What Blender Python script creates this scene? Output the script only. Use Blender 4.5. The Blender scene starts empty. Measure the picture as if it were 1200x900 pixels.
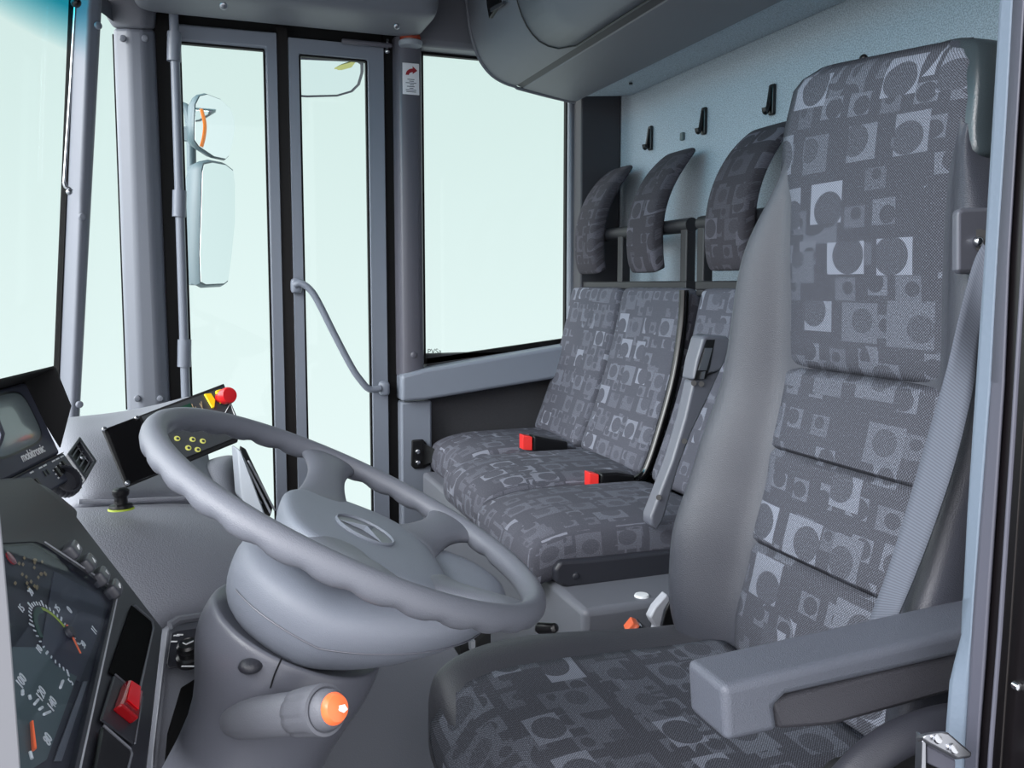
import bpy, bmesh, math, random
from mathutils import Vector, Matrix
random.seed(4)
S=bpy.context.scene; COL=S.collection
# ---------------------------------------------------------------- camera
FP=1000.0; CX,CY=600.0,420.0
YAW=math.radians(19.8); PIT=math.radians(5.0)
EYE=Vector((0,0,1.25))
FW=Vector((math.sin(YAW)*math.cos(PIT),math.cos(YAW)*math.cos(PIT),-math.sin(PIT)))
RT=Vector((math.cos(YAW),-math.sin(YAW),0)); UP=RT.cross(FW)
def ray(u,v): return FW+RT*((u-CX)/FP)-UP*((v-CY)/FP)
def P(u,v,X=None,Y=None,Z=None,D=None):
    """the point of the place that the photo shows at (u,v), measured on a known plane"""
    r=ray(u,v)
    if D is not None: return EYE+r*D
    for i,val in ((0,X),(1,Y),(2,Z)):
        if val is not None: return EYE+r*((val-EYE[i])/r[i])
def PL(u,v,O,n):
    r=ray(u,v); return EYE+r*((O-EYE).dot(n)/r.dot(n))
cam=bpy.data.cameras.new('camera'); co=bpy.data.objects.new('camera',cam); COL.objects.link(co)
cam.sensor_fit='HORIZONTAL'; cam.sensor_width=36; cam.lens=36*FP/1200; cam.shift_y=(CY-450)/1200
cam.clip_start=.02
m=Matrix((RT,UP,-FW)).transposed().to_4x4(); m.translation=EYE; co.matrix_world=m
S.camera=co
# ---------------------------------------------------------------- materials
def lin(c):
    return tuple((x/12.92 if x<=.04045 else ((x+.055)/1.055)**2.4) for x in [v/255 for v in c])+(1,)
MATS={}
def newmat(name):
    m=bpy.data.materials.new(name); m.use_nodes=True; MATS[name]=m
    nt=m.node_tree; b=nt.nodes['Principled BSDF']; return m,nt,b
def mth(nt,op,a,b=None,c=None):
    n=nt.nodes.new('ShaderNodeMath'); n.operation=op
    for i,x in enumerate((a,b,c)):
        if x is None: continue
        if isinstance(x,(int,float)): n.inputs[i].default_value=x
        else: nt.links.new(x,n.inputs[i])
    return n.outputs[0]
def plastic(name,col,rough=.5,grain=0,scale=900,metal=0,spec=.5,mottle=0,coat=0):
    m,nt,b=newmat(name); b.inputs['Base Color'].default_value=lin(col)
    b.inputs['Roughness'].default_value=rough; b.inputs['Metallic'].default_value=metal
    b.inputs['Specular IOR Level'].default_value=spec; b.inputs['Coat Weight'].default_value=coat
    if grain or mottle:
        tc=nt.nodes.new('ShaderNodeTexCoord')
    if grain:
        v=nt.nodes.new('ShaderNodeTexVoronoi'); v.inputs['Scale'].default_value=scale
        nt.links.new(tc.outputs['Object'],v.inputs['Vector'])
        bp=nt.nodes.new('ShaderNodeBump'); bp.inputs['Strength'].default_value=grain; bp.inputs['Distance'].default_value=.0006
        nt.links.new(v.outputs['Distance'],bp.inputs['Height']); nt.links.new(bp.outputs['Normal'],b.inputs['Normal'])
    if mottle:
        nz=nt.nodes.new('ShaderNodeTexNoise'); nz.inputs['Scale'].default_value=scale; nz.inputs['Detail'].default_value=2
        nt.links.new(tc.outputs['Object'],nz.inputs['Vector'])
        mx=nt.nodes.new('ShaderNodeMix'); mx.data_type='RGBA'; mx.blend_type='MIX'
        c=lin(col); lo=tuple(x*(1-mottle) for x in c[:3])+(1,); hi=tuple(min(1,x*(1+mottle)) for x in c[:3])+(1,)
        mx.inputs['A'].default_value=lo; mx.inputs['B'].default_value=hi
        f=mth(nt,'MULTIPLY_ADD',nz.outputs['Fac'],4.0,-1.5); cl=nt.nodes.new('ShaderNodeClamp'); nt.links.new(f,cl.inputs[0])
        nt.links.new(cl.outputs[0],mx.inputs['Factor']); nt.links.new(mx.outputs['Result'],b.inputs['Base Color'])
    return m
plastic('grey_plastic',(146,151,160),.45,.35,700)
plastic('pillar_plastic',(112,116,126),.42,.3,600)
plastic('console_plastic',(104,106,114),.5,.3,600)
plastic('dash_skin',(136,138,147),.55,.8,420)
plastic('leather',(58,60,68),.4,.6,800)
plastic('leather_dark',(62,62,68),.42,.6,480)
plastic('headrest_leather',(52,60,64),.3,.3,480)
plastic('wheel_leather',(100,103,112),.42,.35,1000)
plastic('hub_plastic',(122,128,139),.5,.3,900)
plastic('column_plastic',(92,94,103),.33,.15,900)
plastic('bowl_plastic',(113,118,129),.5,.3,900)
plastic('armrest_plastic',(84,88,98),.45,.7,900)
plastic('armrest_dark',(62,62,68),.45,.7,900)
plastic('charcoal',(44,45,52),.42,.3,900)
plastic('monitor_grey',(66,69,82),.5)
plastic('black',(14,14,16),.35)
plastic('matte_black',(16,16,19),.75)
plastic('gloss_black',(10,9,10),.12)
plastic('rubber',(9,8,9),.6,spec=.25)
plastic('brown_rubber',(28,25,25),.55,spec=.3)
plastic('frame_black',(30,29,33),.5)
plastic('door_metal',(128,134,146),.38,.1,300)
plastic('dark_door_metal',(95,94,103),.38,.1,300)
plastic('dark_panel',(58,58,62),.7,0,500,mottle=.12)
plastic('side_pillar',(58,57,62),.6)
plastic('wall_textile',(168,178,187),.95,0,330,mottle=.25,spec=.1)
plastic('platform',(104,106,114),.45,.3,500)
plastic('platform_light',(170,172,180),.4,.2,500)
plastic('floor_vinyl',(52,53,58),.7,0,300,mottle=.15)
plastic('light_seal',(96,108,122),.6,.3,250)
plastic('violet_trim',(72,73,84),.5)
plastic('dark_trim',(12,9,11),.3)
plastic('white_paint',(165,165,172),.5)
plastic('chrome',(210,212,216),.18,metal=1)
plastic('steel',(170,172,178),.3,metal=1)
plastic('red_plastic',(205,28,34),.3)
plastic('red_lens',(150,12,20),.12,coat=.6)
plastic('buckle_red',(214,44,40),.35)
plastic('orange_plastic',(236,110,70),.3)
plastic('yellow_paint',(238,206,20),.5)
plastic('pale_yellow',(214,212,110),.5)
plastic('yellow_green',(170,190,60),.5)
plastic('white_print',(228,230,232),.6)
plastic('sticker_white',(235,232,236),.5)
plastic('sticker_red',(150,24,40),.5)
plastic('dial_dark',(40,40,52),.5)
plastic('dial_teal',(84,98,100),.5)
plastic('dial_slate',(62,62,76),.5)
plastic('panel_grey',(62,65,68),.4)
plastic('dark_green',(26,66,50),.4)
plastic('lens_brown',(150,62,40),.2,coat=.5)
plastic('belt_web',(96,102,112),.8)
plastic('amber',(235,130,40),.3)
plastic('mirror_shell',(72,94,101),.4)
plastic('mirror_glass',(222,232,232),.04,metal=1)
plastic('screen',(128,140,142),.25,coat=.5)
plastic('lamp_face',(240,150,120),.3)
plastic('button_grey',(76,77,84),.3)
plastic('gold_mark',(150,130,96),.5)
plastic('void_black',(6,6,7),.9,spec=.1)
plastic('stud_black',(20,20,22),.3)
def belt_mat():
    m,nt,b=newmat('belt'); b.inputs['Roughness'].default_value=.8
    uv=nt.nodes.new('ShaderNodeUVMap'); sp=nt.nodes.new('ShaderNodeSeparateXYZ'); nt.links.new(uv.outputs[0],sp.inputs[0])
    w=mth(nt,'SINE',mth(nt,'MULTIPLY',sp.outputs[1],2*math.pi/.0036)); f=mth(nt,'MULTIPLY_ADD',w,.35,.5)
    mx=nt.nodes.new('ShaderNodeMix'); mx.data_type='RGBA'; mx.inputs['A'].default_value=lin((70,75,86)); mx.inputs['B'].default_value=lin((96,101,112))
    nt.links.new(f,mx.inputs['Factor']); nt.links.new(mx.outputs['Result'],b.inputs['Base Color'])
belt_mat()
def fabric(name,base,mid,hi,cell=.075,weave=.0038,wa=.35):
    m,nt,b=newmat(name); b.inputs['Roughness'].default_value=.85; b.inputs['Specular IOR Level'].default_value=.15
    N=nt.nodes; L=nt.links
    uv=N.new('ShaderNodeUVMap')
    def layer(sc,ox,oy,seed,thr,hw,hh,rc):
        mp=N.new('ShaderNodeMapping'); mp.inputs['Scale'].default_value=(1/sc/1.08,1/sc/.92,1); mp.inputs['Location'].default_value=(ox,oy,seed)
        L.new(uv.outputs[0],mp.inputs['Vector'])
        s0=N.new('ShaderNodeSeparateXYZ'); L.new(mp.outputs[0],s0.inputs[0])
        row=mth(nt,'FLOOR',s0.outputs[1]); xs_=mth(nt,'ADD',s0.outputs[0],mth(nt,'MULTIPLY',row,.37))
        cb_=N.new('ShaderNodeCombineXYZ'); L.new(xs_,cb_.inputs[0]); L.new(s0.outputs[1],cb_.inputs[1]); L.new(s0.outputs[2],cb_.inputs[2]); mp=cb_
        fl=N.new('ShaderNodeVectorMath'); fl.operation='FLOOR'; L.new(mp.outputs[0],fl.inputs[0])
        fr=N.new('ShaderNodeVectorMath'); fr.operation='FRACTION'; L.new(mp.outputs[0],fr.inputs[0])
        wn=N.new('ShaderNodeTexWhiteNoise'); wn.noise_dimensions='3D'; L.new(fl.outputs[0],wn.inputs['Vector'])
        s1=N.new('ShaderNodeSeparateColor'); L.new(wn.outputs['Color'],s1.inputs[0])
        s2=N.new('ShaderNodeSeparateXYZ'); L.new(fr.outputs[0],s2.inputs[0])
        r1,r2,r3=s1.outputs; r0=wn.outputs['Value']
        lx=mth(nt,'ABSOLUTE',mth(nt,'SUBTRACT',s2.outputs[0],mth(nt,'MULTIPLY_ADD',r1,.16,.42)))
        ly=mth(nt,'ABSOLUTE',mth(nt,'SUBTRACT',s2.outputs[1],mth(nt,'MULTIPLY_ADD',r2,.16,.42)))
        inx=mth(nt,'LESS_THAN',lx,mth(nt,'MULTIPLY_ADD',r3,.14,hw)); iny=mth(nt,'LESS_THAN',ly,mth(nt,'MULTIPLY_ADD',r1,-.14,hh+.12))
        on=mth(nt,'GREATER_THAN',r0,thr)
        rect=mth(nt,'MULTIPLY',mth(nt,'MULTIPLY',inx,iny),on)
        dx=mth(nt,'SUBTRACT',s2.outputs[0],mth(nt,'MULTIPLY_ADD',r3,.3,.35)); dy=mth(nt,'SUBTRACT',s2.outputs[1],mth(nt,'MULTIPLY_ADD',r1,.3,.35))
        d=mth(nt,'SQRT',mth(nt,'ADD',mth(nt,'MULTIPLY',dx,dx),mth(nt,'MULTIPLY',dy,dy)))
        cir=mth(nt,'LESS_THAN',d,mth(nt,'MULTIPLY_ADD',r2,.16,rc))
        return rect,cir,r2
    ra,ca,va=layer(cell,0,0,1.5,.18,.27,.29,.17)
    rb,cb,vb=layer(cell*.62,.37,.21,7.5,.28,.24,.27,.14)
    rc_,cc,vc=layer(cell*1.25,.61,.53,13.5,.62,.28,.26,.24)
    inv=lambda x: mth(nt,'SUBTRACT',1.0,x)
    va_=mth(nt,'MULTIPLY',mth(nt,'POWER',va,3.0),.9)
    A=mth(nt,'MULTIPLY',mth(nt,'MULTIPLY',ra,inv(ca)),mth(nt,'ADD',va_,.30))
    A2=mth(nt,'MULTIPLY',mth(nt,'MULTIPLY',ra,ca),.1)
    B=mth(nt,'MULTIPLY',mth(nt,'MULTIPLY',rb,inv(cb)),mth(nt,'MULTIPLY_ADD',vb,.25,.22))
    Cc=mth(nt,'MULTIPLY',mth(nt,'MULTIPLY',rc_,inv(cc)),mth(nt,'MULTIPLY_ADD',mth(nt,'POWER',vc,4.0),.9,.3))
    blockB=mth(nt,'MULTIPLY',B,inv(mth(nt,'MULTIPLY',ra,.8)))
    t=mth(nt,'MAXIMUM',mth(nt,'MAXIMUM',mth(nt,'ADD',A,A2),blockB),mth(nt,'MULTIPLY',Cc,inv(ca)))
    nz=N.new('ShaderNodeTexNoise'); nz.inputs['Scale'].default_value=420; L.new(uv.outputs[0],nz.inputs['Vector'])
    t=mth(nt,'ADD',t,mth(nt,'MULTIPLY_ADD',nz.outputs['Fac'],1.5,-.75))
    rp=N.new('ShaderNodeValToRGB'); e=rp.color_ramp.elements
    e[0].position=0; e[0].color=lin(base); e[1].position=.42; e[1].color=lin(mid); x=e.new(1.0); x.color=lin(hi)
    L.new(t,rp.inputs[0])
    sp=N.new('ShaderNodeSeparateXYZ'); L.new(uv.outputs[0],sp.inputs[0])
    k=2*math.pi/weave
    w=mth(nt,'MULTIPLY',mth(nt,'SINE',mth(nt,'MULTIPLY',sp.outputs[0],k)),mth(nt,'SINE',mth(nt,'MULTIPLY',sp.outputs[1],k)))
    f=mth(nt,'MULTIPLY_ADD',w,wa,1.0)
    mx=N.new('ShaderNodeVectorMath'); mx.operation='SCALE'; L.new(rp.outputs[0],mx.inputs[0]); L.new(f,mx.inputs['Scale'])
    L.new(mx.outputs[0],b.inputs['Base Color'])
fabric('seat_fabric',(66,67,74),(90,93,102),(118,122,133),cell=.088,wa=.8)
fabric('bench_fabric',(76,76,84),(99,100,110),(130,132,143),cell=.085,wa=.15)
fabric('headrest_fabric',(62,59,64),(80,77,84),(100,98,107),cell=.085,wa=.15)
def glass(name,tint=(.9,.96,.95),gl=.06,band=False):
    m=bpy.data.materials.new(name); m.use_nodes=True; MATS[name]=m; nt=m.node_tree; nt.nodes.clear()
    o=nt.nodes.new('ShaderNodeOutputMaterial'); t=nt.nodes.new('ShaderNodeBsdfTransparent'); g=nt.nodes.new('ShaderNodeBsdfGlossy'); g.inputs['Roughness'].default_value=.02
    x=nt.nodes.new('ShaderNodeMixShader'); x.inputs[0].default_value=gl
    t.inputs[0].default_value=tint+(1,)
    if band:
        uv=nt.nodes.new('ShaderNodeUVMap'); sp=nt.nodes.new('ShaderNodeSeparateXYZ'); nt.links.new(uv.outputs[0],sp.inputs[0])
        # printed sun band along the upper edge of the pane: coloured glass fading out downwards
        e=mth(nt,'SUBTRACT',sp.outputs[1],0.0)
        r=nt.nodes.new('ShaderNodeValToRGB'); r.color_ramp.elements[0].position=.35; r.color_ramp.elements[0].color=tint+(1,)
        r.color_ramp.elements[1].position=.75; r.color_ramp.elements[1].color=(.13,.53,.63,1)
        nt.links.new(e,r.inputs[0]); nt.links.new(r.outputs[0],t.inputs[0])
    nt.links.new(t.outputs[0],x.inputs[1]); nt.links.new(g.outputs[0],x.inputs[2]); nt.links.new(x.outputs[0],o.inputs[0])
glass('glass',(.98,1,.995),.012); glass('windshield_glass',(.98,1,.995),.012,band=True); glass('gauge_cover',(.9,.92,.94),.045)
def emis(name,c,s):
    m,nt,b=newmat(name); b.inputs['Base Color'].default_value=lin(c); b.inputs['Emission Color'].default_value=lin(c); b.inputs['Emission Strength'].default_value=s; b.inputs['Roughness'].default_value=.3
emis('lit_orange',(244,112,66),.55); emis('lit_red',(190,10,22),.25)
# ---------------------------------------------------------------- object helpers
def tag(o,label=None,cat=None,group=None,kind=None):
    if label:o['label']=label
    if cat:o['category']=cat
    if group:o['group']=group
    if kind:o['kind']=kind
    return o
def thing(name,loc,label=None,cat=None,group=None,kind=None):
    o=bpy.data.objects.new(name,None); o.empty_display_size=.05; COL.objects.link(o); o.location=loc
    return tag(o,label,cat,group,kind)
def wloc(o):
    l=Vector((0,0,0))
    while o is not None: l+=o.location; o=o.parent
    return l
class Fr:
    def __init__(s,O,x,y=None,z=None):
        s.O=Vector(O); s.x=Vector(x).normalized()
        if y is not None and z is None:
            s.z=s.x.cross(Vector(y)).normalized(); s.y=s.z.cross(s.x)
        elif z is not None:
            s.y=Vector(z).cross(s.x).normalized(); s.z=s.x.cross(s.y)
    def __call__(s,a,b=0,c=0): return s.O+s.x*a+s.y*b+s.z*c
    def inv(s,p): d=p-s.O; return d.dot(s.x),d.dot(s.y),d.dot(s.z)
W=Fr((0,0,0),(1,0,0),(0,1,0))
class MB:
    def __init__(s): s.v=[];s.f=[];s.uv=[]
    def add(s,vs,fs,uvs=None):
        n=len(s.v); s.v+=[Vector(p) for p in vs]
        for i,f in enumerate(fs):
            s.f.append([n+k for k in f]); s.uv.append(uvs[i] if uvs else [(0,0)]*len(f))
        return s
    def box(s,x,y,z,fr=W):
        c=[fr(a,b,d) for d in z for b in y for a in x]
        return s.add(c,[(0,2,3,1),(4,5,7,6),(0,1,5,4),(2,6,7,3),(0,4,6,2),(1,3,7,5)])
    def hexa(s,a,b):
        """two quads joined into a solid"""
        return s.prism_between(a,b)
    def prism_between(s,a,b):
        n=len(a); fs=[list(range(n))[::-1],[n+i for i in range(n)]]+[(i,(i+1)%n,n+(i+1)%n,n+i) for i in range(n)]
        return s.add(list(a)+list(b),fs)
    def prism(s,pts,d): return s.prism_between(pts,[Vector(p)+Vector(d) for p in pts])
    def ring_frame(s,outer,inner,d):
        d=Vector(d); n=len(outer); o=[Vector(p) for p in outer]; i_=[Vector(p) for p in inner]
        vs=o+i_+[p+d for p in o]+[p+d for p in i_]; fs=[]
        for k in range(n):
            j=(k+1)%n
            fs+=[(k,j,n+j,n+k),(2*n+k,3*n+k,3*n+j,2*n+j),(k,2*n+k,2*n+j,j),(n+k,n+j,3*n+j,3*n+k)]
        return s.add(vs,fs)
    def loft(s,rings,cap=True,closed=True,uvs=None):
        n=len(rings[0]); vs=[p for r in rings for p in r]; fs=[];U=[]
        for i in range(len(rings)-1):
            for k in range(n if closed else n-1):
                j=(k+1)%n; fs.append((i*n+k,i*n+j,(i+1)*n+j,(i+1)*n+k))
                if uvs: U.append([uvs[i][k],uvs[i][k+1],uvs[i+1][k+1],uvs[i+1][k]])
        if cap and closed:
            fs+=[list(range(n))[::-1],[(len(rings)-1)*n+i for i in range(n)]]
            if uvs: U+=[[uvs[0][i] for i in range(n)][::-1],[uvs[-1][i] for i in range(n)]]
        return s.add(vs,fs,U if uvs else None)
    def cyl(s,p0,p1,r0,r1=None,n=20,cap=True):
        p0,p1=Vector(p0),Vector(p1); r1=r0 if r1 is None else r1
        d=(p1-p0).normalized(); a=d.orthogonal().normalized(); b=d.cross(a)
        R=lambda p,r:[p+a*(r*math.cos(t))+b*(r*math.sin(t)) for t in [2*math.pi*k/n for k in range(n)]]
        return s.loft([R(p0,r0),R(p1,r1)],cap)
    def lathe(s,fr,prof,n=28):
        """prof: (radius, height) pairs along fr.z"""
        rs=[]
        for r,h in prof: rs.append([fr(r*math.cos(t),r*math.sin(t),h) for t in [2*math.pi*k/n for k in range(n)]])
        return s.loft(rs)
    def tube(s,pts,r,n=10,closed=False,flat=1.0,upv=None):
        pts=[Vector(p) for p in pts]; N=len(pts); rr=r if isinstance(r,(list,tuple)) else [r]*N; rings=[]; a=None
        for i,p in enumerate(pts):
            q0=pts[(i-1)%N] if (closed or i>0) else p; q1=pts[(i+1)%N] if (closed or i<N-1) else p
            d=(q1-q0).normalized()
            if upv is not None: a=d.cross(Vector(upv)).normalized()
            elif a is None: a=d.orthogonal().normalized()
            else: a=(a-d*a.dot(d)).normalized()
            b=d.cross(a)
            rings.append([p+a*(rr[i]*math.cos(t))+b*(rr[i]*flat*math.sin(t)) for t in [2*math.pi*k/n for k in range(n)]])
        if closed: rings.append(rings[0])
        return s.loft(rings,cap=not closed)
    def sphere(s,c,r,n=14,sz=1.0,fr=None):
        fr=fr or Fr(c,(1,0,0),(0,1,0)); fr=Fr(c,fr.x,fr.y)
        return s.lathe(fr,[(max(1e-4,r*math.sin(t)),-r*sz*math.cos(t)) for t in [math.pi*k/8 for k in range(9)]],n)
    def rbox(s,fr,size,r,n=(8,8,4),fn=None):
        """rounded block centred on fr, optional shaping fn(x,y,z,nx)"""
        hx,hy,hz=[q/2 for q in size]; 
        def mp(x,y,z):
            c=[max(-h+r,min(h-r,q)) for q,h in ((x,hx),(y,hy),(z,hz))]
            d=Vector((x-c[0],y-c[1],z-c[2])); l=d.length
            if l>1e-9: d=d*(r/l)
            q=Vector(c)+d
            return q
        def ticks(h,k):
            t=[-h,-h+r*.12,-h+r*.42,-h+r]; m=[-h+r+(2*h-2*r)*i/k for i in range(1,k)]
            return t+m+[-x for x in reversed(t)]
        T=[ticks(hx,n[0]),ticks(hy,n[1]),ticks(hz,n[2])]
        faces=[(0,1,2,1),(0,1,2,-1),(1,2,0,1),(1,2,0,-1),(2,0,1,1),(2,0,1,-1)]
        for a,b,c,sg in faces:
            ta,tb=T[a],T[b]; vs=[];us=[]
            for i in ta:
                for j in tb:
                    q=[0,0,0]; q[a]=i;q[b]=j;q[c]=sg*(hx,hy,hz)[c]
                    p=mp(*q); us.append((q[0] if c!=0 else q[2],q[1] if c!=1 else q[2]))
                    if fn: p=Vector(fn(p.x,p.y,p.z))
                    vs.append(fr(p.x,p.y,p.z))
            nb=len(tb); fs=[];U=[]
            for i in range(len(ta)-1):
                for j in range(nb-1):
                    f=(i*nb+j,(i+1)*nb+j,(i+1)*nb+j+1,i*nb+j+1)
                    if sg<0: f=f[::-1]
                    fs.append(f); U.append([us[k] for k in f])
            s.add(vs,fs,U)
        return s
    def build(s,name,mat,parent=None,smooth=True,bevel=0,sub=0,solid=0,label=None,cat=None,group=None,kind=None,weld=True,angle=40,seg=2,uvoff=None):
        org=wloc(parent) if parent is not None else None
        if org is None:
            mn=Vector((min(p.x for p in s.v),min(p.y for p in s.v),min(p.z for p in s.v))); mx=Vector((max(p.x for p in s.v),max(p.y for p in s.v),max(p.z for p in s.v)))
            org=Vector(((mn.x+mx.x)/2,(mn.y+mx.y)/2,mn.z))
        me=bpy.data.meshes.new(name); me.from_pydata([p-org for p in s.v],[],s.f)
        uv=me.uv_layers.new(name='UVMap'); ou=uvoff or (0,0)
        k=0
        for f in s.uv:
            for q in f: uv.data[k].uv=(q[0]+ou[0],q[1]+ou[1]); k+=1
        bm=bmesh.new(); bm.from_mesh(me)
        if weld: bmesh.ops.remove_doubles(bm,verts=bm.verts,dist=1e-5)
        bmesh.ops.recalc_face_normals(bm,faces=bm.faces); bm.to_mesh(me); bm.free()
        me.materials.append(MATS[mat])
        o=bpy.data.objects.new(name,me); COL.objects.link(o)
        if parent is not None: o.parent=parent
        else: o.location=org
        if solid:
            md=o.modifiers.new('t','SOLIDIFY'); md.thickness=solid; md.offset=-1
        if bevel:
            md=o.modifiers.new('b','BEVEL'); md.width=bevel; md.segments=seg; md.limit_method='ANGLE'; md.angle_limit=math.radians(35)
        if sub:
            md=o.modifiers.new('s','SUBSURF'); md.levels=sub; md.render_levels=sub
        if smooth:
            me.polygons.foreach_set('use_smooth',[True]*len(me.polygons))
            if not sub:
                try: me.set_sharp_from_angle(angle=math.radians(angle))
                except Exception: pass
                if bevel:
                    md=o.modifiers.new('w','WEIGHTED_NORMAL'); md.keep_sharp=True
        tag(o,label,cat,group,kind); return o
def words(txt,fr,size,mat,name,parent,align='CENTER',depth=.0003,weight=0,narrow=1.0):
    c=bpy.data.curves.new('t','FONT'); c.body=txt; c.size=size; c.extrude=depth; c.align_x=align; c.align_y='CENTER'; c.offset=weight
    t=bpy.data.objects.new('t',c); COL.objects.link(t); bpy.context.view_layer.update()
    me=bpy.data.meshes.new_from_object(t.evaluated_get(bpy.context.evaluated_depsgraph_get()))
    bpy.data.objects.remove(t); org=wloc(parent)
    for v in me.vertices:
        p=fr(v.co.x*narrow,v.co.y,v.co.z+depth); v.co=p-org
    me.materials.clear(); me.materials.append(MATS[mat]); me.name=name
    o=bpy.data.objects.new(name,me); COL.objects.link(o); o.parent=parent; return o
def bolt(parent,p,axis,r=.008,h=.005,mat='grey_plastic',name='bolt'):
    axis=Vector(axis).normalized(); f=Fr(p,axis.orthogonal(),axis.cross(axis.orthogonal())) 
    f=Fr(p,axis.orthogonal(),z=axis)
    return MB().lathe(f,[(r,-.002),(r,h*.3),(r*.8,h*.8),(r*.35,h),(1e-4,h)],16).build(name,mat,parent)
def lerp(a,b,t): return a+(b-a)*t
def cat_rom(pts,k=6,closed=False):
    """smooth curve through tuples"""
    n=len(pts); out=[]
    rng=range(n if closed else n-1)
    for i in rng:
        g=lambda j: pts[j%n] if closed else pts[max(0,min(n-1,j))]
        p0,p1,p2,p3=g(i-1),g(i),g(i+1),g(i+2)
        for s_ in range(k):
            t=s_/k
            out.append(tuple(.5*((2*b)+(-a+c)*t+(2*a-5*b+4*c-d)*t*t+(-a+3*b-3*c+d)*t**3) for a,b,c,d in zip(p0,p1,p2,p3)))
    if not closed: out.append(tuple(pts[-1]))
    return out
# ================================================================= SETTING
YW=2.95      # passenger side wall
XR=1.45      # rear wall
def bar(u0,u1,v,Y): return P(u0,v,Y=Y).x,P(u1,v,Y=Y).x
MB().box((-1.6,1.7),(-.2,3.1),(-.06,0)).build('floor','floor_vinyl',kind='structure')
MB().box((XR,XR+.06),(.62,3.06),(0,2.35)).build('wall_rear','wall_textile',kind='structure')
MB().box((-.75,XR+.06),(.62,3.06),(2.35,2.41)).build('ceiling','console_plastic',kind='structure')
# lower wall on the passenger side, behind the bench
MB().box((.74,XR),(YW,YW+.05),(0,1.0)).build('wall_right','dark_panel',kind='structure')
MB().box((-.9,-.84),(.45,2.5),(0,.86)).build('wall_front','charcoal',kind='structure')
# --- rear side window: pane, reveal, header
xa=P(497,250,Y=YW).x; xb=P(665.5,250,Y=YW).x
ztop=P(495,62,Y=YW).z; zb0=P(498,423,Y=YW).z; zb1=P(665,399,Y=YW).z
w=thing('window_3',(xa,YW,zb0),kind='structure')
MB().box((xa-.01,xb+.01),(YW+.02,YW+.026),(zb0-.03,ztop+.02)).build('pane','glass',w)
MB().ring_frame([(xa-.008,YW,zb0-.012),(xb+.012,YW,zb1-.012),(xb+.012,YW,ztop+.02),(xa-.008,YW,ztop+.02)],
                [(xa+.002,YW,zb0+.008),(xb-.010,YW,zb1+.008),(xb-.010,YW,ztop-.004),(xa+.002,YW,ztop-.004)],(0,.02,0)).build('window_seal','rubber',w,smooth=False)
gw=P(318+0,0,Y=YW)
f=Fr(P(509,412,Y=YW+.018),(1,0,-.0),(0,0,1)); f=Fr(P(509,412,Y=YW+.015),(1,0,0),(0,0,1))
words('PVSa',f,.026,'dial_teal','glazing_mark',w)
# reveal at right of the pane, and dark side post nearer the seats
x0,x1=P(666,200,Y=YW-.02).x,P(682,200,Y=YW-.02).x
MB().box((x0,x1+.03),(YW-.03,YW-.001),(.98,2.3)).build('trim_1','pillar_plastic',kind='structure',bevel=.008)
x0,x1=P(681,200,Y=YW-.1).x,XR-.002
MB().box((x0,x1),(YW-.1,YW-.03),(.75,2.3)).build('trim_2','side_pillar',kind='structure',bevel=.006)
# header over the window
MB().box((.66,XR),(YW-.08,YW+.05),(ztop+.005,2.3)).build('trim_3','console_plastic',kind='structure',bevel=.02)
# --- post between door and window (rounded tube profile)
pa,pb=P(467,300,Y=YW-.06).x,P(496.5,300,Y=YW-.03).x
t4=thing('trim_4',((pa+pb)/2,YW-.03,0),kind='structure')
prof=[(pa,YW+.05),(pa,YW-.03),(pa+.012,YW-.06),(pa+.03,YW-.068),(pb-.03,YW-.066),(pb-.008,YW-.05),(pb,YW-.02),(pb,YW+.05)]
MB().prism([(x,y,.93) for x,y in prof],(0,0,1.15)).build('post_body','dark_door_metal',t4,bevel=.004,seg=2)
zl=P(480,471,Y=YW-.06).z
MB().prism([(pa+.004,YW+.05,0),(pa+.004,YW-.05,0),(pb+.02,YW-.05,0),(pb+.02,YW+.05,0)],(0,0,zl)).build('lower_post','door_metal',t4,bevel=.008)
# waist rail
q=[P(470.5,440,Y=YW-.09),P(497,433,Y=YW-.09),P(692,400,Y=YW-.09),P(692,437,Y=YW-.09),P(500,469,Y=YW-.09),P(470.7,471,Y=YW-.09)]
MB().prism(q,(0,.09,0)).build('trim_5','door_metal',kind='structure',bevel=.012,seg=3)
bolt(t4,P(485,416,Y=YW-.069),(0,-1,0),.011,.005,'dark_door_metal')
# --- door header beam
zh=P(300,36,Y=YW).z
MB().box((-.17,.66),(YW+.045,YW+.09),(P(260,45,Y=YW).z,2.35)).build('trim_6','matte_black',kind='structure')
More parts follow.
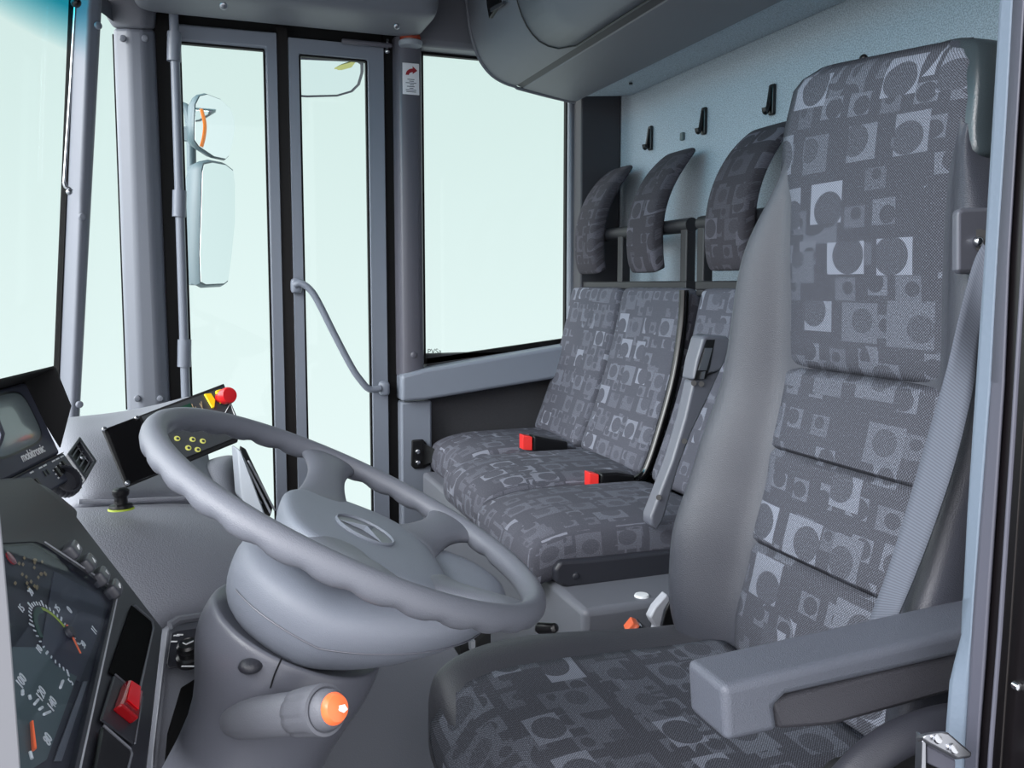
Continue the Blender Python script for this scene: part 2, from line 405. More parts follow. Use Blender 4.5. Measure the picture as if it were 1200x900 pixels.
# --- folding door
d=thing('door_1',(P(330,300,Y=YW).x,YW,.1),kind='structure')
def X(u,v=300,Y=YW): return P(u,v,Y=Y).x
zA=P(260,33,Y=YW).z; zA2=P(260,53,Y=YW).z; zB=P(400,50,Y=YW).z; zB2=P(390,67,Y=YW).z
def leaf(o0,g0,g1,o1,zo,zg,nm,thin):
    r_=MB().ring_frame([(o0,YW-.01,.08),(o1,YW-.01,.08),(o1,YW-.01,zo),(o0,YW-.01,zo)],[(g0,YW-.01,.35),(g1,YW-.01,.35),(g1,YW-.01,zg),(g0,YW-.01,zg)],(0,.05,0))
    fo=r_.build('leaf_frame','door_metal',d,bevel=.007,seg=3)
    e=.006
    MB().ring_frame([(g0,YW-.003,.35),(g1,YW-.003,.35),(g1,YW-.003,zg),(g0,YW-.003,zg)],[(g0+e,YW-.003,.35+e),(g1-e,YW-.003,.35+e),(g1-e,YW-.003,zg-e),(g0+e,YW-.003,zg-e)],(0,.02,0)).build('glazing_bead','rubber',fo,smooth=False)
    MB().box((g0,g1),(YW+.008,YW+.013),(.35,zg)).build('pane','glass',fo)
    return fo
l1=leaf(X(210),X(218),X(316.5),X(330),zA,zA2,'a',1)
l2=leaf(X(343),X(355),X(433.5),X(452.5),zB,zB2,'b',1)
MB().box((X(330)+.001,X(343)-.001),(YW+.0,YW+.04),(.08,zA+.02)).build('folding_seal','brown_rubber',d)
MB().box((X(452.5)+.001,X(467)+.004),(YW-.0,YW+.05),(.08,2.2)).build('edge_seal','rubber',d)
MB().box((X(189),X(210)-.001),(YW+.0,YW+.05),(.08,2.2)).build('edge_seal','rubber',d)
# hinge shaft with sleeves
sh=[(X(203.5,60,YW-.045),YW-.045,.1),(X(205,60,YW-.045),YW-.045,2.14)]
hs=MB().cyl(sh[0],sh[1],.014,n=20).build('hinge_shaft','door_metal',d)
for v0,v1 in ((38,72),(223,254),(398,430)):
    a=P(205,v0,Y=YW-.045).z; b_=P(205,v1,Y=YW-.045).z
    MB().cyl((sh[0][0],YW-.045,b_),(sh[1][0],YW-.045,a),.021,n=20).build('hinge_sleeve','door_metal',hs)
MB().tube(cat_rom([tuple(P(u,v,D=dd)) for u,v,dd in ((189,14,2.86),(189,26,2.84),(195,35,2.8),(205,38,2.78),(214,33,2.78),(216,30,2.84))],5),.006,8).build('hinge_link','chrome',hs)
MB().tube(cat_rom([tuple(P(u,v,D=dd)) for u,v,dd in ((187,17,2.86),(188,30,2.82),(196,40,2.78),(207,42,2.76),(216,33,2.82))],5),.008,8).build('link_sheath','black',hs)
# closer arm above leaf b
ca=MB().rbox(Fr((P(430,51,Y=YW-.03)),(1,0,-.0),(0,1,0)),(.17,.02,.016),.007,(3,1,1)).build('closer_arm','dark_door_metal',d)
MB().cyl(P(454,46,Y=YW-.03),P(454,63,Y=YW-.03),.004).sphere(P(454,60,Y=YW-.03),.009).build('closer_pin','chrome',ca)
# grab handle across leaf b
hp=[P(u,v,Y=y) for u,v,y in ((345,335,YW-.055),(352,332,YW-.06),(362,338,YW-.065),(372,352,YW-.068),(392,392,YW-.07),(412,430,YW-.068),(423,446,YW-.065),(433,456,YW-.06),(446,455,YW-.055))]
gh=thing('grab_handle',hp[0],'slanted light grey grab handle bridging the right leaf of the folding door','handle')
MB().tube(cat_rom([tuple(p) for p in hp],4),.0115,12).build('grip','door_metal',gh)
for p_ in (P(347,335,Y=YW-.035),P(450,455,Y=YW-.035)):
    MB().rbox(Fr(p_,(1,0,0),(0,1,0)),(.034,.05,.05),.012,(2,2,2)).build('mounting_foot','door_metal',gh)
# --- corner pillar between quarter light and door
t7=thing('trim_7',(-.25,YW,0),kind='structure')
zt=P(160,33,Y=YW-.03).z
tp=[P(133,33,Y=YW-.02),P(150,33,Y=YW-.05),P(168,34,Y=YW-.05),P(181,35,Y=YW-.02),P(183,35,Y=YW+.05),P(133,33,Y=YW+.05)]
bt=[P(149,470,Y=YW-.02),P(165,472,Y=YW-.05),P(187,472,Y=YW-.05),P(199,472,Y=YW-.02),P(201,472,Y=YW+.05),P(149,470,Y=YW+.05)]
bt=[b_+(b_-a)*.55 for a,b_ in zip(tp,bt)]
MB().loft([tp,bt]).build('pillar_cover','pillar_plastic',t7,bevel=.012,seg=4)
for u,v in ((144,45),(170,45),(161,467),(188,467)): bolt(t7,P(u,v,Y=YW-.05),(0,-1,0),.0105,.006,'pillar_plastic')
up_=[p.copy() for p in tp]; tq=[p+Vector((-.01 if i in(0,5) else .0,0,.2)) for i,p in enumerate(tp)]
tq=[P(108,-12,Y=YW-.02),P(148,-20,Y=YW-.06),P(170,-20,Y=YW-.06),P(190,-20,Y=YW-.02),P(190,-20,Y=YW+.05),P(108,-12,Y=YW+.05)]
tm=[P(122,15,Y=YW-.03),P(147,18,Y=YW-.06),P(168,20,Y=YW-.06),P(182,20,Y=YW-.03),P(184,20,Y=YW+.05),P(122,15,Y=YW+.05)]
MB().loft([tp,tm,tq]).build('pillar_cap','console_plastic',t7,bevel=.01,seg=3)
# --- windscreen pillar (leaning)
t8=thing('trim_8',(-.4,2.6,0),kind='structure')
YA=2.62
def sec(l,c,r_,v): return [P(l,v,Y=YA+.01),P(c,v,Y=YA-.035),P(r_,v,Y=YA-.015),P(r_+1,v,Y=YA+.05),P(l+1,v,Y=YA+.06)]
T=sec(87,104,118,12); B=sec(67.5,84,93,480)
T0=[a+(a-b_)*.12 for a,b_ in zip(T,B)]; B0=[b_+(b_-a)*.3 for a,b_ in zip(T,B)]
MB().loft([T0,T,B,B0]).build('pillar_cover','pillar_plastic',t8,bevel=.009,seg=4)
MB().loft([[a+Vector((-.014,-.002,0)),a+Vector((0,-.004,0)),a+Vector((0,.03,0)),a+Vector((-.014,.03,0))] for a in (T0[0],B0[0])]).build('glazing_seal','rubber',t8,smooth=False)
for u,v in ((115,30),(96,254),(93,474)): bolt(t8,P(u,v,Y=YA-.03),(.5,-1,0),.010,.007,'pillar_plastic')
# sun blind wire with hook on the windscreen pillar
sb=thing('sun_blind_wire',P(88,40,Y=YA-.05),'thin blind guide wire with a small hook along the windscreen pillar','wire')
MB().tube([P(88.5,2,Y=YA-.05),P(82,110,Y=YA-.05),P(75,215,Y=YA-.05)],.0035,8).build('wire','chrome',sb)
MB().tube(cat_rom([tuple(P(u,v,Y=YA-.055)) for u,v in ((75,213),(77,219),(81,221),(84,224))],4),.005,8).sphere(P(81,225,Y=YA-.06),.008).build('hook','steel',sb)
MB().sphere(P(89,3,Y=YA-.06),.013).build('roller_end','black',sb)
# --- quarter light
zq=P(125,18,Y=YW).z
w2=thing('window_2',(-.36,2.8,1),kind='structure')
MB().add([P(90,500,Y=YA+.05),P(152,500,Y=YW+.01),P(136,10,Y=YW+.01),P(112,5,Y=YA+.05)],[(0,1,2,3)]).build('pane','glass',w2,solid=.005)
MB().prism([P(131.5,40,Y=YW+.0),P(134,40,Y=YW),P(150,480,Y=YW),P(147.5,480,Y=YW)],(0,.02,0)).build('window_seal','rubber',w2)
MB().prism([P(115,12,Y=YW-.15),P(134,26,Y=YW-.02),P(134,8,Y=YW-.02),P(112,-6,Y=YW-.15)],(0,.05,.02)).build('window_head','console_plastic',w2)
# --- windscreen
w1=thing('window_1',(-.7,1.6,.9),kind='structure')
pl=[(T0[0].x,T0[0].y+.02),(-.46,2.4),(-.58,2.0),(-.64,1.5),(-.66,1.0),(-.63,.5)]
pl=[(T0[0].x+.0,YA+.02),(-.44,2.4),(-.55,2.0),(-.61,1.5),(-.63,1.0),(-.60,.5)]
cv=cat_rom(pl,5); rows=[];U=[]
xt,xb_=T0[0].x,B0[0].x
for i in range(13):
    t=i/12; z=lerp(.84,2.3,t)
    dx=lerp(xb_,xt,(z-B0[0].z)/(T0[0].z-B0[0].z))-xt
    rows.append([Vector((x+dx,y,z)) for x,y in cv])
    # height in the pane relative to the dipping lower edge of the sun band
    U.append([(k/len(cv),(z-(1.87+min(.06,.12*max(0,2.62-cv[k][1]))))/.30+.35) for k in range(len(cv))])
mb=MB(); mb.loft(rows,cap=False,closed=False,uvs=U); mb.build('pane','windshield_glass',w1,solid=.005)
MB().tube([(x-.02,y,.84) for x,y in cv],.014,8).build('lower_seal','rubber',w1)
MB().tube([(x+xt-xt+.03,y,2.32) for x,y in cv],.03,8).build('head_rail','console_plastic',w1)
# ================================================================= OVERHEAD
oc=thing('overhead_console',(.1,2.72,2.1),'grey overhead locker box spanning above the folding door','console')
zb=P(500,50,Y=2.88).z
xs0=P(148,10,Y=2.62).x; xs1=P(520,15,Y=2.6).x
def ocf(x,y,z): return (x,y+ (0.03*max(0,-z/.12) if y<0 else 0)*.5,z)
MB().rbox(Fr(((xs0+xs1)/2,2.745,zb+.12),(1,0,0),(0,1,0)),(xs1-xs0,.29,.24),.05,(10,4,3),ocf).build('console_body','console_plastic',oc,sub=1)
bolt(oc,P(262,7,Y=2.63),(0,-.8,-.6),.011,.004,'steel'); bolt(oc,P(465,31,Y=2.66),(0,-.8,-.6),.009,.004,'steel')
MB().rbox(Fr((xs0-.16,2.80,zb+.16),(1,.28,0),(0,1,0)),(.36,.16,.2),.04,(4,3,3)).build('corner_fairing','console_plastic',oc,sub=1)
# door lamp (brown-red lens) on top of the post
dl=thing('door_lamp',P(481,46,Y=YW-.08),'small round amber-brown lamp on top of the grey door post','lamp')
pf=Fr(P(481,47,Y=2.86),(1,0,0),(0,1,0))
MB().lathe(pf,[(.037,-.02),(.04,-.012),(.04,-.006),(.036,-.003)],24).build('lamp_base','grey_plastic',dl)
MB().lathe(pf,[(.034,-.003),(.036,.006),(.032,.016),(.02,.02),(1e-4,.021)],24).build('lens','lens_brown',dl)
# sticker
sf=Fr(P(481.5,92.5,Y=YW-.071),(1,0,0),(0,0,1))
st=thing('warning_sticker',sf.O,'white emergency door sticker with a red curved arrow on grey post','sticker')
MB().rbox(sf,(.057,.103,.002),.0009,(2,2,1)).build('sticker_sheet','sticker_white',st)
ar=[sf(-.018+.024-.024*math.cos(t)-.0,.012+.022*math.sin(t),.0012) for t in [0,.35,.7,1.05,1.4,1.57]]
ai=[sf(-.007+.013-.013*math.cos(t),.012+.010*math.sin(t),.0012) for t in [0,.35,.7,1.05,1.4,1.57]]
mb=MB()
for i in range(5): mb.prism([ar[i],ar[i+1],ai[i+1],ai[i]],(0,-.0006,0))
mb.prism([sf(.006,.042,.0012),sf(.022,.028,.0012),sf(.006,.016,.0012)],(0,-.0006,0)); mb.build('red_arrow','sticker_red',st,smooth=False)
mb=MB()
for i,(a,b_) in enumerate(((-.012,.012),(-.006,.01),(-.018,.018),(-.004,.01),(-.014,.012),(-.006,.008),(-.018,.018),(-.016,.017))):
    y=-.003-i*.0058; mb.box((a,b_),(y,y+.0022),(.001,.0016),sf)
mb.build('small_print','dial_slate',st,smooth=False)
# --- overhead cabinet along the rear wall, profile in XZ extruded along Y
cab=thing('overhead_cabinet',(1.1,1.8,1.9),'long grey overhead cabinet with rounded front above the passenger bench','cabinet')
YC=2.80
def XZ(u,v): p=P(u,v,Y=YC); return (p.x,p.z)
front=[XZ(545,-14),XZ(548,8),XZ(551,30),XZ(556,52),XZ(564,72),XZ(577,88),XZ(592,97),XZ(604,101)]
bottom=[XZ(606,103),XZ(640,112),XZ(674,120)]
fp=cat_rom(front,3)
top_z=2.36
prof=[(fp[0][0],top_z)]+fp
Y1=.66
closed=[(x,z) for x,z in prof]+[(front[-1][0],top_z)]
MB().prism([(x,YC,z) for x,z in closed],(0,Y1-YC,0)).build('cabinet_shell','console_plastic',cab,angle=30)
bp=[(front[-1][0]+.004,XZ(612,103)[1]+.004),]+[XZ(611,104)]+[XZ(640,112),XZ(668,119),XZ(676,119)]
lowp=cat_rom(bp[1:],2)+[(lowp_x,lowp_z) for lowp_x,lowp_z in [(XZ(676,119)[0],top_z),(bp[1][0],top_z)]]
MB().prism([(x,YC-.004,z) for x,z in lowp],(0,Y1-YC,0)).build('bottom_panel','console_plastic',cab,bevel=.006,angle=30)
ga,gb=XZ(594,97),XZ(616,105)
MB().prism([(ga[0],YC-.006,ga[1]+.003),(gb[0],YC-.006,gb[1]-.001),(gb[0],YC-.006,gb[1]+.05),(ga[0],YC-.006,ga[1]+.05)],(0,Y1-YC+.02,0)).build('panel_gap','side_pillar',cab)
# end rim that follows the rounded profile
mb=MB(); mb.tube([(x-.001,YC+.002,z) for x,z in fp]+[(x,YC+.002,z) for x,z in bottom],.006,8); mb.build('end_rim','console_plastic',cab)
# doors (slightly proud of the shell) with rounded lower corner
def fpt(s_): # arc-length param on front profile, 0 = seam, upwards
    pts=fp[::-1]; L=0
    for a,b_ in zip(pts,pts[1:]):
        l=math.hypot(a[0]-b_[0],a[1]-b_[1])
        if L+l>=s_: t=(s_-L)/l; return (lerp(a[0],b_[0],t),lerp(a[1],b_[1],t))
        L+=l
    a=pts[-1]; return (a[0],a[1]+(s_-L))
def cdoor(y0,y1,name):
    # y0 nearest passenger side
    rows=[]; n=14
    for i in range(n+1):
        s_=.012+.37*i/n; x,z=fpt(s_); x2,z2=fpt(s_+.004); nx,nz=-(z2-z),(x2-x); l=math.hypot(nx,nz) or 1
        if nx>0: nx,nz=-nx,-nz
        r=.10; d_=s_-.012; inset=(r-math.sqrt(max(0,r*r-(r-d_)**2))) if d_<r else 0
        rows.append([Vector((x+nx/l*.006,lerp(y0-inset,y1,k/8),z+nz/l*.006)) for k in range(9)])
    MB().tube([rows[-1][0]+(rows[-1][0]-rows[-2][0])*2]+[r[0] for r in rows[::-1]]+rows[0][1:],.0028,6).build('door_gap','black',cab)
    mb=MB(); mb.loft(rows,cap=False,closed=False); return mb.build('cabinet_door','console_plastic',cab,solid=.010,angle=60)
cdoor(2.36,.67,'a')
mb=MB(); a=fpt(.30); b_=fpt(.38)
lf=Fr(P(583,12,X=a[0]-.02),(0,-1,0),(0,0,1))
f0=P(581,10,Y=2.62)
la=[P(u,v,X=.868) for u,v in ((573,-4),(588,-8),(590,4),(577,22))]
MB().prism([p+Vector((-.012,0,0)) for p in la],(.03,0,0)).build('latch_recess','black',cab,bevel=.002)
MB().prism([P(u,v,X=.852) for u,v in ((574,10),(590,1),(590,5),(575,14))],(.004,0,0)).build('latch_lip','side_pillar',cab)
# cove strip between cabinet and wall (textile)
cv0=(XZ(672,119)[0]+.0,XZ(674,119)[1]+.012); 
MB().prism([(cv0[0],YC-.02,cv0[1]),(XR-.001,YC-.02,1.915),(XR-.001,YC-.02,2.34),(cv0[0],YC-.02,2.34)],(0,Y1-YC+.03,0)).build('trim_9','wall_textile',kind='structure',bevel=.006)
MB().cyl((1.33,2.55,1.902),(1.33,2.55,1.897),.006).build('trim_10','black',kind='structure')
# ================================================================= COAT HOOKS
hk=thing('coat_hook',P(907,117,X=XR),'black coat hook highest in view, nearest the driver seat headrest','coat hook','coat hooks on the rear wall')
c=hk.location
MB().rbox(Fr(c+Vector((-.006,0,0)),(0,1,0),(0,0,1)),(.022,.082,.012),.005,(2,4,1)).build('hook_plate','stud_black',hk)
MB().tube(cat_rom([tuple(c+Vector(q)) for q in ((-.010,.0,.03),(-.013,0,.01),(-.017,0,-.015),(-.021,0,-.03),(-.027,0,-.034),(-.030,0,-.022))],4),[.008]*21,8,flat=.8).build('hook_arm','stud_black',hk)
def copy_tree(o,parent=None):
    c_=o.copy(); COL.objects.link(c_)
    if parent: c_.parent=parent
    for ch in [k for k in bpy.data.objects if k.parent==o]: copy_tree(ch,c_)
    return c_
for u,v,lb in ((827,142,'black coat hook in the middle of the three, above the second headrest'),(764,162,'black coat hook farthest left, nearest the side window')):
    h2=copy_tree(hk); h2.location=P(u,v,X=XR); h2['label']=lb
st_=P(801,160,X=XR); MB().rbox(Fr(st_+Vector((-.004,0,0)),(0,1,0),(0,0,1)),(.02,.026,.012),.005,(1,1,1)).build('press_stud','dial_teal',label='small grey press stud on the rear wall between two coat hooks',cat='stud')
st_=P(707,189,X=XR-.02); MB().box((st_.x-.004,st_.x+.02),(st_.y-.012,st_.y+.012),(st_.z-.018,st_.z+.018)).build('wall_clip','dial_slate',label='tiny grey clip at the left edge of the rear wall',cat='clip')
# ================================================================= BENCH PLATFORM
PZ=.595
px0=.70
pf=thing('seat_platform',(1.05,2.2,0),'grey moulded platform carrying the three passenger seats','platform')
corner=P(684,716,Y=1.5)
PZ=corner.z; px0=corner.x
MB().prism([(px0,1.5,0),(XR-.003,1.5,0),(XR-.003,1.5,PZ),(px0,1.5,PZ)],(0,YW-.11-1.5,0)).build('platform_body','platform',pf,bevel=.014,seg=3)
for u,v in ((535,675),(543,686)):
    p=P(u,v,X=px0-.001); MB().lathe(Fr(p,(0,1,0),z=(-1,0,0)),[(.014,0),(.014,.004),(.008,.006),(.008,.012),(1e-4,.013)],8).build('screw','steel',pf)
p=P(752,698,Z=PZ+.001); MB().lathe(Fr(p,(1,0,0),(0,1,0)),[(.016,-.001),(.014,.003),(1e-4,.0035)],20).build('floor_plug','white_print',pf)
# tunnel cover in the driver's footwell
tc_=thing('tunnel_cover',(.35,1.45,0),'smooth grey engine tunnel cover beside the steering column','cover')
q=[P(360,740,D=1.60),P(520,735,D=1.62),P(540,768,D=1.56),P(610,930,D=1.40),P(350,930,D=1.36),]
MB().prism(q,(.0,.05,-.45)).build('cover_body','platform',tc_,bevel=.008)
MB().prism([P(535,740,D=1.66),P(575,735,D=1.68),P(575,775,D=1.66),P(542,775,D=1.64)],(0,.05,0)).build('cover_slot','matte_black',tc_)
MB().prism([P(552,752,D=1.61),P(557,751,D=1.61),P(557,764,D=1.60),P(553,765,D=1.60)],(0,.02,0)).build('slot_rib','platform',tc_)
# ================================================================= PASSENGER SEATS
RA=math.atan2(.155,.52)   # recline
def cushfn(L):
    def fn(x,y,z):
        # x: -front .. +rear, waterfall front edge, gently crowned top
        if z>0: z=z*(1-.25*(2*y/.41)**4*.5)+.008*(1-(2*x/L)**2)*(1-(2*y/.41)**2)
        t=max(0,-(x+L*.22)/(L*.28)); z-=.035*t*t
        return x,y,z
    return fn
def make_seat(root,yc,wd,xf,first):
    cz=.715; L=.50; xm=xf+L/2
    cu=MB().rbox(Fr((xm,yc,cz-.045),(1,0,0),(0,1,0)),(L,wd-.012,.115),.04,(8,6,2),cushfn(L)).build('seat_cushion','bench_fabric',root,sub=1,uvoff=(yc*1.7+.13,yc*2.3))
    MB().rbox(Fr((xm+.045,yc,cz-.080),(1,0,0),(0,1,0)),(L-.07,wd-.03,.05),.018,(3,3,1)).build('cushion_shell','black',root)
    # backrest
    O=Vector((1.175,yc,cz+.0)); upv=Vector((math.sin(RA),0,math.cos(RA)))
    fr=Fr(O+upv*.262-Vector((.0,0,0)),(0,1,0),upv)
    def bfn(x,y,z):
        s_=-1 if z<0 else 1
        z2=z
        z2+=-.0
        z2+= .018*math.cos(y/.27*1.3)*0
        # fr.z = x cross y -> check direction below
        return x,y,z+ (-.02*(y/.3)**2)
    fr=Fr(O+upv*.262,(0,1,0),upv)
    bk=MB().rbox(fr,(wd-.008,.555,.075),.033,(6,8,1),bfn).build('backrest_cushion','bench_fabric',root,sub=1,uvoff=(yc*1.3+.3,yc*.7))
    return cu,bk,fr
bench=thing('double_bench_seat',(1.0,2.53,PZ),'double passenger bench by the side window with patterned grey cushions','seat')
single=thing('single_passenger_seat',(1.0,1.84,PZ),'single passenger seat with patterned cushion, nearest the driver seat','seat')
c1,b1,fr1=make_seat(bench,2.72,.40,.73,True)
c2,b2,fr2=make_seat(bench,2.30,.42,.665,False)
c3,b3,fr3=make_seat(single,1.845,.40,.625,False)
def hull_shell(root,y0,y1):
    upv=Vector((math.sin(RA),0,math.cos(RA))); nb=Vector((math.cos(RA),0,-math.sin(RA)))
    O=Vector((1.215,y0,.70)); fr=Fr(O,(0,1,0),upv)
    MB().rbox(Fr(fr(( y1-y0)/2,.265,0)+nb*.022,(0,1,0),upv),(y1-y0,.58,.05),.02,(4,4,1)).build('back_shell','black',root)
    rp_=[(800,340),(798,380),(789,440),(773,500),(757,548),(744,563),(722,570)]; rp_=[tuple(P(u,v,Y=2.09)+Vector((0,y0-2.09-.008,0))) for u,v in rp_]
    MB().tube(cat_rom(rp_,4),.014,10).build('shell_rim','gloss_black',root)
hull_shell(bench,2.09,2.93); hull_shell(single,1.65,2.045)
def frame(root,ys,zt0,zt1,rail_z,y0,y1):
    x=1.318
    fo=MB()
    n=len(ys)
    for i,y in enumerate(ys):
        zt=lerp(zt0,zt1,(y-ys[0])/(ys[-1]-ys[0])) if n>1 else zt0
        fo.box((x-.016,x+.016),(y-.017,y+.017),(rail_z-.03,zt))
    fo.box((x-.018,x+.018),(y0,y1),(rail_z-.014,rail_z+.012))
    r=fo.build('headrest_frame','frame_black',root,bevel=.004)
    MB().tube([(x,y0+.0,zt0),(x,y1,zt1)],.021,14).build('top_bar','frame_black',root)
yL=P(671,300,X=1.318).y; yM=P(731,300,X=1.318).y; yR=P(806,300,X=1.318).y
zf=P(806,264,X=1.318).z
frame(bench,[yR,yM,yL],zf,zf,P(735,334,X=1.318).z,yR-.02,yL+.02)
yS=P(826,300,X=1.318).y
frame(single,[yS-.36,yS],zf,zf,P(735,334,X=1.318).z,yS-.38,yS+.02)
def headrest(root,yc,wd):
    # side profile: (x,z, half thickness)
    cl=[(1.292,1.288,.020),(1.283,1.31,.026),(1.277,1.35,.028),(1.276,1.41,.028),(1.284,1.47,.027),(1.305,1.53,.025),(1.338,1.585,.022),(1.372,1.625,.017),(1.395,1.648,.012),(1.404,1.655,.006)]
    cl=cat_rom(cl,2); rings=[];U=[];s_=0
    for i,(x,z,h) in enumerate(cl):
        a=cl[max(0,i-1)];b_=cl[min(len(cl)-1,i+1)]; dx,dz=b_[0]-a[0],b_[1]-a[1]; l=math.hypot(dx,dz); nx,nz=-dz/l,dx/l
        if i: s_+=math.hypot(x-cl[i-1][0],z-cl[i-1][1])
        t=i/(len(cl)-1); w_=wd/2*(1-.10*max(0,(t-.6)/.4)**2); 
        r=[];u=[]
        for k in range(20):
            an=2*math.pi*k/20; c_,s2=math.cos(an),math.sin(an)
            yy=math.copysign(abs(c_)**.35,c_)*w_; hh=math.copysign(abs(s2)**.6,s2)*h
            r.append(Vector((x+nx*hh,yc+yy,z+nz*hh))); u.append((yy+yc,s_+hh*.5))
        u.append(u[0]); rings.append(r);U.append(u)
    MB().loft(rings,uvs=U).build('headrest','headrest_fabric',root,sub=1)
headrest(bench,2.745,.17); headrest(bench,2.345,.17); headrest(single,1.895,.18)
# rail bracket bolted to door post
bb=thing('seat_bracket',P(490,532,Y=YW-.07),'black bracket with two bright bolts on the grey door post','bracket')
q=[P(u,v,Y=YW-.06) for u,v in ((483,516),(496,515),(500,520),(505,545),(497,549),(486,550),(482,546))]
MB().prism(q,(0,.012,0)).build('bracket_plate','black',bb,bevel=.004)
for v in (529,542): bolt(bb,P(489.5,v,Y=YW-.062),(0,-1,0),.010,.008,'chrome')
MB().prism([P(497,520,Y=YW-.07),P(512,528,Y=YW-.12),P(512,540,Y=YW-.12),P(497,545,Y=YW-.07)],(0,.02,0)).build('bracket_arm','black',bb)
# buckles
def buckle(u,v,u2,v2,u3,Yc,lb):
    O=P(u,v,Y=Yc); b=thing('seat_belt_buckle',O,lb,'buckle','red seat belt buckles on the bench')
    # red press button, facing forward; black stalk runs back to the backrest
    p=[P(u-3,v-9,Y=Yc),P(u+8,v-7,Y=Yc-.01),P(u+8,v+9,Y=Yc-.01),P(u-3,v+8,Y=Yc)]
    MB().prism(p,(.0,.035,0)).build('release_button','buckle_red',b,bevel=.002)
    e=P(u2,v2,Y=Yc-.0)
    top=[P(u+8,v-9,Y=Yc),P(u2-20,v2-12,Y=Yc),P(u2,v2-9,Y=Yc),P(u2,v2+7,Y=Yc),P(u2-20,v2+9,Y=Yc),P(u+8,v+9,Y=Yc)]
    MB().prism([q_+Vector((0,-.012,0)) for q_ in top],(0,.05,0)).build('buckle_body','black',b,bevel=.006)
    return b
buckle(616,519,664,526,0,2.50,'red seat belt buckle between the two bench cushions')
buckle(694,563,742,565,0,2.06,'red seat belt buckle between bench and single seat')
# single seat: black cushion tray, slide rail and belt stalk
tr=P(650,680,Y=1.63)
q=[P(u,v,Y=1.635) for u,v in ((650,668),(657,658),(700,655),(790,645),(790,676),(700,686),(665,690),(652,684))]
MB().prism(q,(0,.06,0)).build('cushion_tray','charcoal',single,bevel=.008,seg=3)
bolt(single,P(675,675,Y=1.634),(0,-1,0),.008,.004,'charcoal')
MB().prism([P(u,v,Y=1.655) for u,v in ((692,687),(800,672),(800,684),(692,695))],(0,.06,0)).build('slide_rail','gloss_black',single,bevel=.002)
YS=1.60
q=[P(u,v,Y=YS) for u,v in ((813,446),(829,441),(847,430),(829,470),(811,507),(795,550),(778,610),(770,622),(763,616),(763,605),(788,540),(803,490))]
MB().prism(q,(0,.04,0)).build('belt_stalk','column_plastic',single,bevel=.006,seg=3)
q=[P(u,v,Y=YS-.012) for u,v in ((824,395),(831,392),(852,394),(857,399),(850,425),(845,434),(826,440),(812,446),(816,424))]
bh=MB().prism(q,(0,.05,0)).build('belt_housing','column_plastic',single,bevel=.006,seg=3)
MB().prism([P(u,v,Y=YS-.0125) for u,v in ((828,398),(838,398),(832,430),(827,444),(814,444),(820,420))],(0,.004,0)).build('housing_slot','black',bh)
MB().prism([P(u,v,Y=YS-.016) for u,v in ((827,408),(835,408),(828,434),(819,434))],(0,.006,0)).build('metal_tongue','steel',bh)
MB().prism([P(u,v,Y=YS-.016) for u,v in ((823,436),(827,435),(825,444),(821,444))],(0,.006,0)).build('latch_tab','steel',bh)
for u,v in ((813,449),(822,450),(802,517),(772,583)): MB().cyl(P(u,v,Y=YS-.003),P(u,v,Y=YS+.01),.006).build('rivet','stud_black',single)
# ================================================================= DRIVER SEAT
YD=.985
ds=thing('driver_seat',(.6,YD,0),'large driver seat with grey leather bolsters and patterned fabric panels','seat')
# insert face: x as function of z
def interp(tab,z):
    if z<=tab[0][0]: return tab[0][1:]
    for a,b_ in zip(tab,tab[1:]):
        if z<=b_[0]:
            t=(z-a[0])/(b_[0]-a[0]); t=t*t*(3-2*t)*.5+t*.5
            return tuple(lerp(p,q_,t) for p,q_ in zip(a[1:],b_[1:]))
    return tab[-1][1:]
# z : insert x, half insert, outer half width, bolster forward, thickness
TAB=[(.56,.80,.170,.235,.035,.10),
     (.62,.805,.170,.270,.055,.13),
     (.70,.805,.170,.292,.080,.15),
     (.82,.830,.168,.300,.100,.16),
     (.95,.858,.166,.292,.085,.16),
     (1.10,.885,.164,.270,.066,.15),
     (1.22,.882,.163,.256,.054,.14),
     (1.30,.878,.163,.243,.044,.13),
     (1.36,.878,.163,.215,.026,.12),
     (1.40,.879,.163,.186,.008,.12),
     (1.43,.880,.163,.176,.002,.115),
     (1.48,.884,.160,.176,-.008,.11),
     (1.535,.892,.152,.168,-.010,.105),
     (1.565,.905,.136,.152,-.010,.09),
     (1.580,.928,.108,.124,-.008,.06)]
def zadj(y,z): return z+.015*(y/.15)*max(0,min(1,(z-1.42)/.12))
def bring(z):
    x,wi,wo,b,t=interp(TAB,z)
    half=[(x+.004,0),(x+.004,wi*.55),(x+.002,wi*.97),(x-.25*b-.002,wi+(wo-wi)*.12),(x-.85*b,wi+(wo-wi)*.42),(x-b,wi+(wo-wi)*.68),(x-.8*b,wi+(wo-wi)*.9),(x-.35*b+.01,wo),(x+.35*t,wo+.002),(x+.75*t,wo-.012),(x+t,wo-.05),(x+t,wo*.4)]
    pts=[(a,y) for a,y in half]+[(a,-y) for a,y in reversed(half[1:])]
    nr=lambda y: (y if y>0 else max(y,-.268-.1*max(0,-y-.268)))
    return [Vector((a,YD+nr(y),zadj(y,z))) for a,y in pts]
zs=[.555,.57,.60,.64,.68,.73,.78,.83,.88,.93,.98,1.03,1.08,1.13,1.18,1.23,1.28,1.33,1.38,1.43,1.46,1.49,1.515,1.54,1.557,1.57,1.578]
MB().loft([bring(z) for z in zs]).build('backrest','leather',ds,sub=2)
